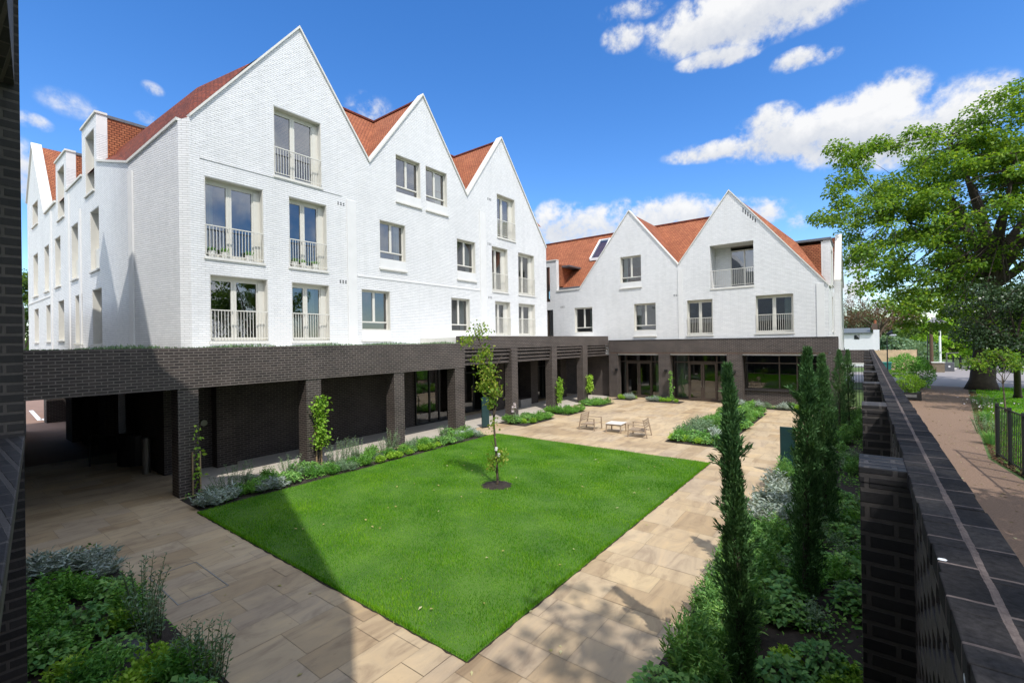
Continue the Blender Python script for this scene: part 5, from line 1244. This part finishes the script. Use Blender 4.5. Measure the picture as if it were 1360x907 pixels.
# ------------------------------------------------------------------ the lane on the right
t = empty('railing', 'black metal bar railing beside the gravel path at the right edge', 'railing')
a, b = at(1325,607), at(1362,632); d = (b-a).normalized(); h = 1.72
mb = MB(); Lr = 9
for z in (.12, h-.04): mb.bar(a+Vector((0,0,z)), a+d*Lr+Vector((0,0,z)), .045, .03)
for k in range(int(Lr/.15)): q = a+d*(.15*k); mb.bar(q+Vector((0,0,.05)), q+Vector((0,0,h-.02)), .018)
mb.build('bars', M['black'], t)
for k in range(8): q = a+d*(.01+k*1.2); one('post', M['black'], t, lambda m_: m_.box(q.x-.045,q.x+.045,q.y-.045,q.y+.045,-.02,h+.05))
# planter on the lane
t = empty('timber_planter', 'black timber planter box with lime shrub against the garden wall', 'planter')
p = at(1219,532)
mb = MB(); mb.box(-.52,.52,-.5,.5,.06,.48); 
for q in (-.53,.45): mb.box(q,q+.08,-.53,-.45,0,.56); mb.box(q,q+.08,.45,.53,0,.56)
mb.build('box', M['black'], t, bevel=.006); one('label_plate', M['greybox'], t, lambda m_: m_.box(-.3,.3,-.512,-.502,.2,.36))
t.location = (p.x-.35, p.y+.5, 0)
def bush(name, lb, c, r, z, n, ll, lw, lm, seed, cat='shrub'):
    g = np.random.default_rng(seed); o_ = unit(g.normal(0,1,(n,3))); wob_ = 1+.2*np.sin(o_[:,0]*6+seed)*np.sin(o_[:,2]*5+1); P_ = o_*(g.random((n,1))**.35)*wob_[:,None]*np.array([r,r,z])
    tt = empty(name, lb, cat); nm = NM(); nm.quads(leaf_quads(P_+[0,0,z], o_+g.normal(0,.5,(n,3)), g.uniform(.7,1.2,n)*ll, lw, g, up=.6)); nm.build('foliage', [M[lm]], tt)
    one('stem', M['bark'], tt, lambda m_: [m_.tube([(0,0,-.05),(math.cos(k*1.6)*r*.5,math.sin(k*1.6)*r*.5,z*1.2)],[.04,.01],5) for k in range(4)]); tt.location = c; return tt
bush('planter_shrub', 'bright lime green shrub growing in the black planter box', (p.x-.35,p.y+.5,.42), .72, .58, 1500, .11, .07, 'lf_lime', 3)
q = at(1226,518); bush('hedge_shrub', 'dark green rounded shrub behind the black planter box', (q.x,q.y+1.0,0), .85, 1.15, 2200, .12, .08, 'lf_green', 4)
q = at(1203,494); bush('hedge_shrub', 'green shrub in front of the timber fence', (q.x,q.y,0), 1.6, 1.0, 1800, .2, .12, 'lf_green', 5)
q = at(1188,500); bush('hedge_shrub', 'low yellow green plants at the foot of the timber fence', (q.x,q.y,0), 1.5, .3, 900, .18, .1, 'lf_lime', 6)
q = at(1221,489); bush('hedge_shrub', 'grey green shrub beside the end of the timber fence', (q.x,q.y,0), 1.8, 1.7, 1800, .25, .15, 'lf_grey', 7)
for k, (u, v, s) in enumerate(((1300,545,.9),(1308,560,.9),(1303,575,1.0),(1316,590,1.0),(1320,575,1.0),(1345,565,1.1),(1312,540,.9),(1296,535,.8))):
    q = at(u, v); plant('grass_tuft' if k % 2 else 'upright_herb', q.x, q.y, s*1.2, ('arching grassy tuft' if k % 2 else 'upright grey green herb')+' on the verge by the black railing', 'verge plants by the railing', .01)
g = np.random.default_rng(9); n = 60; q = at(1315,545); P_ = np.stack([q.x+g.normal(0,.5,n), q.y+g.normal(0,2.2,n), g.uniform(.25,.4,n)],1); nm = NM(); nm.quads(leaf_quads(P_, g.normal(0,1,(n,3)), .09, .08, g)); struct(nm.build('white_blossom', [M['petal']]), 'stuff')
# litter bin, lamps, poles, fence
def lathe_box(name, mat, lb, cat, x0, x1, y0, y1, h):
    pass
q = at(1176,497); t = empty('storage_bin', 'teal green lidded bin in front of the timber fence', 'bin'); 
one('body', M['greenbox'], t, lambda m_: m_.add([(-.42,-.42,0),(.42,-.42,0),(.42,.42,0),(-.42,.42,0),(-.5,-.5,1.15),(.5,-.5,1.15),(.5,.5,1.15),(-.5,.5,1.15)], [(3,2,1,0),(4,5,6,7),(0,1,5,4),(1,2,6,5),(2,3,7,6),(3,0,4,7)]))
one('lid', M['greenbox'], t, lambda m_: m_.box(-.54,.54,-.54,.54,1.153,1.3), bevel=.03); t.location = (q.x, q.y, 0)
q = at(1179,500); t = empty('street_lamp', 'black lamp post with pale lantern before the timber fence', 'street lamp', 'lamps on the lane')
hh = 4+ (446.5-446)/613*55+.05; one('post', M['black'], t, lambda m_: (m_.tube([(0,0,0),(0,0,.8),(0,0,4.0)], [.09,.06,.045], 8), m_.bar((0,0,4.0),(.5,0,4.25),.05)))
one('lantern', M['lamp'], t, lambda m_: m_.tube([(.45,0,4.0),(.45,0,4.1),(.45,0,4.22)], [.12,.32,.22], 10)); one('hood', M['black'], t, lambda m_: m_.tube([(-.05,0,4.25),(.45,0,4.36)], [.06,.28], 8)); t.location = (q.x, q.y, 0)
def post(name, lb, u, v, vt, r, mat, cat):
    q = at(u, v); dep = (q-Vector((0,0,EYE))).dot(_F); zt = at_depth(u, vt, dep).z
    t = empty(name, lb, cat); one('shaft', M[mat], t, lambda m_: m_.tube([(0,0,-.1),(0,0,zt)], [r,r*.8], 10)); t.location = (q.x, q.y, 0); return t, zt
t, zt = post('utility_pole', 'brown timber pole behind the dark green shrub', 1237.5, 492, 428, .19, 'pole', 'pole'); one('hood', M['lead'], t, lambda m_: m_.add([(-.4,-.4,zt),(1.5,-.4,zt-.15),(1.5,.4,zt-.15),(-.4,.4,zt),(.3,0,zt+.6)], [(3,2,1,0),(0,1,4),(1,2,4),(2,3,4),(3,0,4)]))
t, zt = post('iron_post', 'thin dark post left of the brown timber pole', 1232.5, 490, 445, .07, 'black', 'pole')
t, zt = post('flag_post', 'tall white post above the brick gate pier', 1249, 486, 427, .13, 'whitepaint', 'pole')
q = at(1246,494); t = empty('gate_pier', 'buff brick gate pier below the white post', 'pier'); one('body', M['buff'], t, lambda m_: m_.box(-.5,.5,-.4,.4,0,1.02)); one('cap', M['stone'], t, lambda m_: m_.box(-.55,.55,-.45,.45,1.022,1.1)); t.location = (q.x, q.y, 0)
q = at(1260.5,493); t = empty('meter_cabinet', 'dark blue grey cabinet beside the brick gate pier', 'cabinet'); one('body', M['lead'], t, lambda m_: m_.box(-.42,.42,-.3,.3,0,1.0), bevel=.03); one('plate', M['whitepaint'], t, lambda m_: m_.box(-.08,.08,-.312,-.302,.45,.65)); t.location = (q.x, q.y, 0)
t, zt = post('barrier_post', 'slim grey post with short arm behind the cabinet', 1257.5, 489, 469, .09, 'steel', 'pole'); one('arm', M['steel'], t, lambda m_: m_.bar((0,0,zt),(1.1,0,zt+.05),.12))
t = empty('park_railing', 'black railing along the far side of the forecourt', 'railing'); a, b = at(1266,489), at(1352,496); mb = MB(); n = 46
for z in (.15, 1.25): mb.bar(a+Vector((0,0,z)), b+Vector((0,0,z)), .07)
for k in range(n+1): q = a.lerp(b, k/n); mb.bar(q, q+Vector((0,0,1.3 if k % 6 else 1.6)), .045 if k % 6 else .14)
mb.build('bars', M['black'], t)
# timber fence
t = empty('timber_fence', 'weathered pale timber fence of vertical boards behind the lane', 'fence'); a, b = at(1160,492), at(1218,492); d = (b-a); n = 58; mb = MB(); up = Vector((0,0,1))
a = Vector((a.x,a.y,0)); b = Vector((b.x,b.y,0)); depa = (a-Vector((0,0,EYE))).dot(_F)
zt = at_depth(1190,464.5,depa).z
for k in range(n):
    p0 = a.lerp(b, k/n); p1 = a.lerp(b, (k+.93)/n); o_ = .0; mb.bar(p0.lerp(p1,.5)+Vector((0,o_,0)), p0.lerp(p1,.5)+Vector((0,o_,zt+random.uniform(-.03,.03))), (p1-p0).length*1.06, .03, up=(0,1,0))
mb.build('boards', M['timber'], t)
for k in range(9): q = a.lerp(b, k/8); one('post', M['pole'], t, lambda m_: m_.box(q.x-.06,q.x+.06,q.y+.03,q.y+.12,0,zt+.05))
# cottage beyond
t = empty('cottage', 'white rendered cottage with flat slate roof and brick chimney beyond the gate', 'cottage')
A = at_depth(1120,468,62); Bq = at_depth(1160,468,62); zr = at_depth(1140,443,62).z; z0 = at_depth(1140,466,62).z
def cot(u, v, dep=62): return at_depth(u, v, dep)
x0_, x1_ = A.x, Bq.x; yb = A.y
one('wall', M['render'], t, lambda m_: m_.box(x0_,x1_,yb,yb+8,0,zr)); one('roof', M['slate'], t, lambda m_: (m_.box(x0_-.1,x1_-.02,yb-.25,yb+8,zr,zr+.12), m_.add([(x0_,yb-.1,zr+.12),(x1_-.3,yb-.1,zr+.12),(x1_-.3,yb+3,zr+.75),(x0_,yb+3,zr+.75)], [(0,1,2,3)])))
one('string_course', M['slate'], t, lambda m_: m_.box(x0_,x1_+.2,yb-.22,yb-.003,z0-.5,z0-.1))
w_ = one('window', M['black'], t, lambda m_: m_.box(x0_+1.2,x0_+1.75,yb-.03,yb+.05,zr-.75,zr-.2)); one('pane', M['glass'], w_, lambda m_: m_.add([(x0_+1.25,yb-.035,zr-.7),(x0_+1.7,yb-.035,zr-.7),(x0_+1.7,yb-.035,zr-.25),(x0_+1.25,yb-.035,zr-.25)], [(0,1,2,3)]), fix=False)
one('end_stack', M['render'], t, lambda m_: m_.box(x1_+.003,x1_+.62,yb+.1,yb+1.2,0,zr+.45))
ch = one('chimney', M['brownstone'], t, lambda m_: m_.box(x1_-.15,x1_+.45,yb+.25,yb+1.0,zr+.452,zr+1.25)); one('chimney_pot', M['tile'], ch, lambda m_: m_.tube([(x1_+.2,yb+.6,zr+1.25),(x1_+.2,yb+.6,zr+1.7)],[.16,.13],10))
# far wood closing the view
g = np.random.default_rng(300); n = 26000; az = g.uniform(R(-100),R(75),n); rr_ = g.uniform(150,175,n); hgt = (6+2.5*np.sin(az*19)+1.6*np.sin(az*43+1)+1.2*np.sin(az*91)); P_ = np.stack([np.sin(az)*rr_, np.cos(az)*rr_, g.random(n)**.8*hgt],1)
nm = NM(); nm.quads(leaf_quads(P_, g.normal(0,1,(n,3)), g.uniform(1.0,2.2,n), 1.4, g, up=.5)); struct(nm.build('far_wood', [M['lf_far']]), 'stuff')
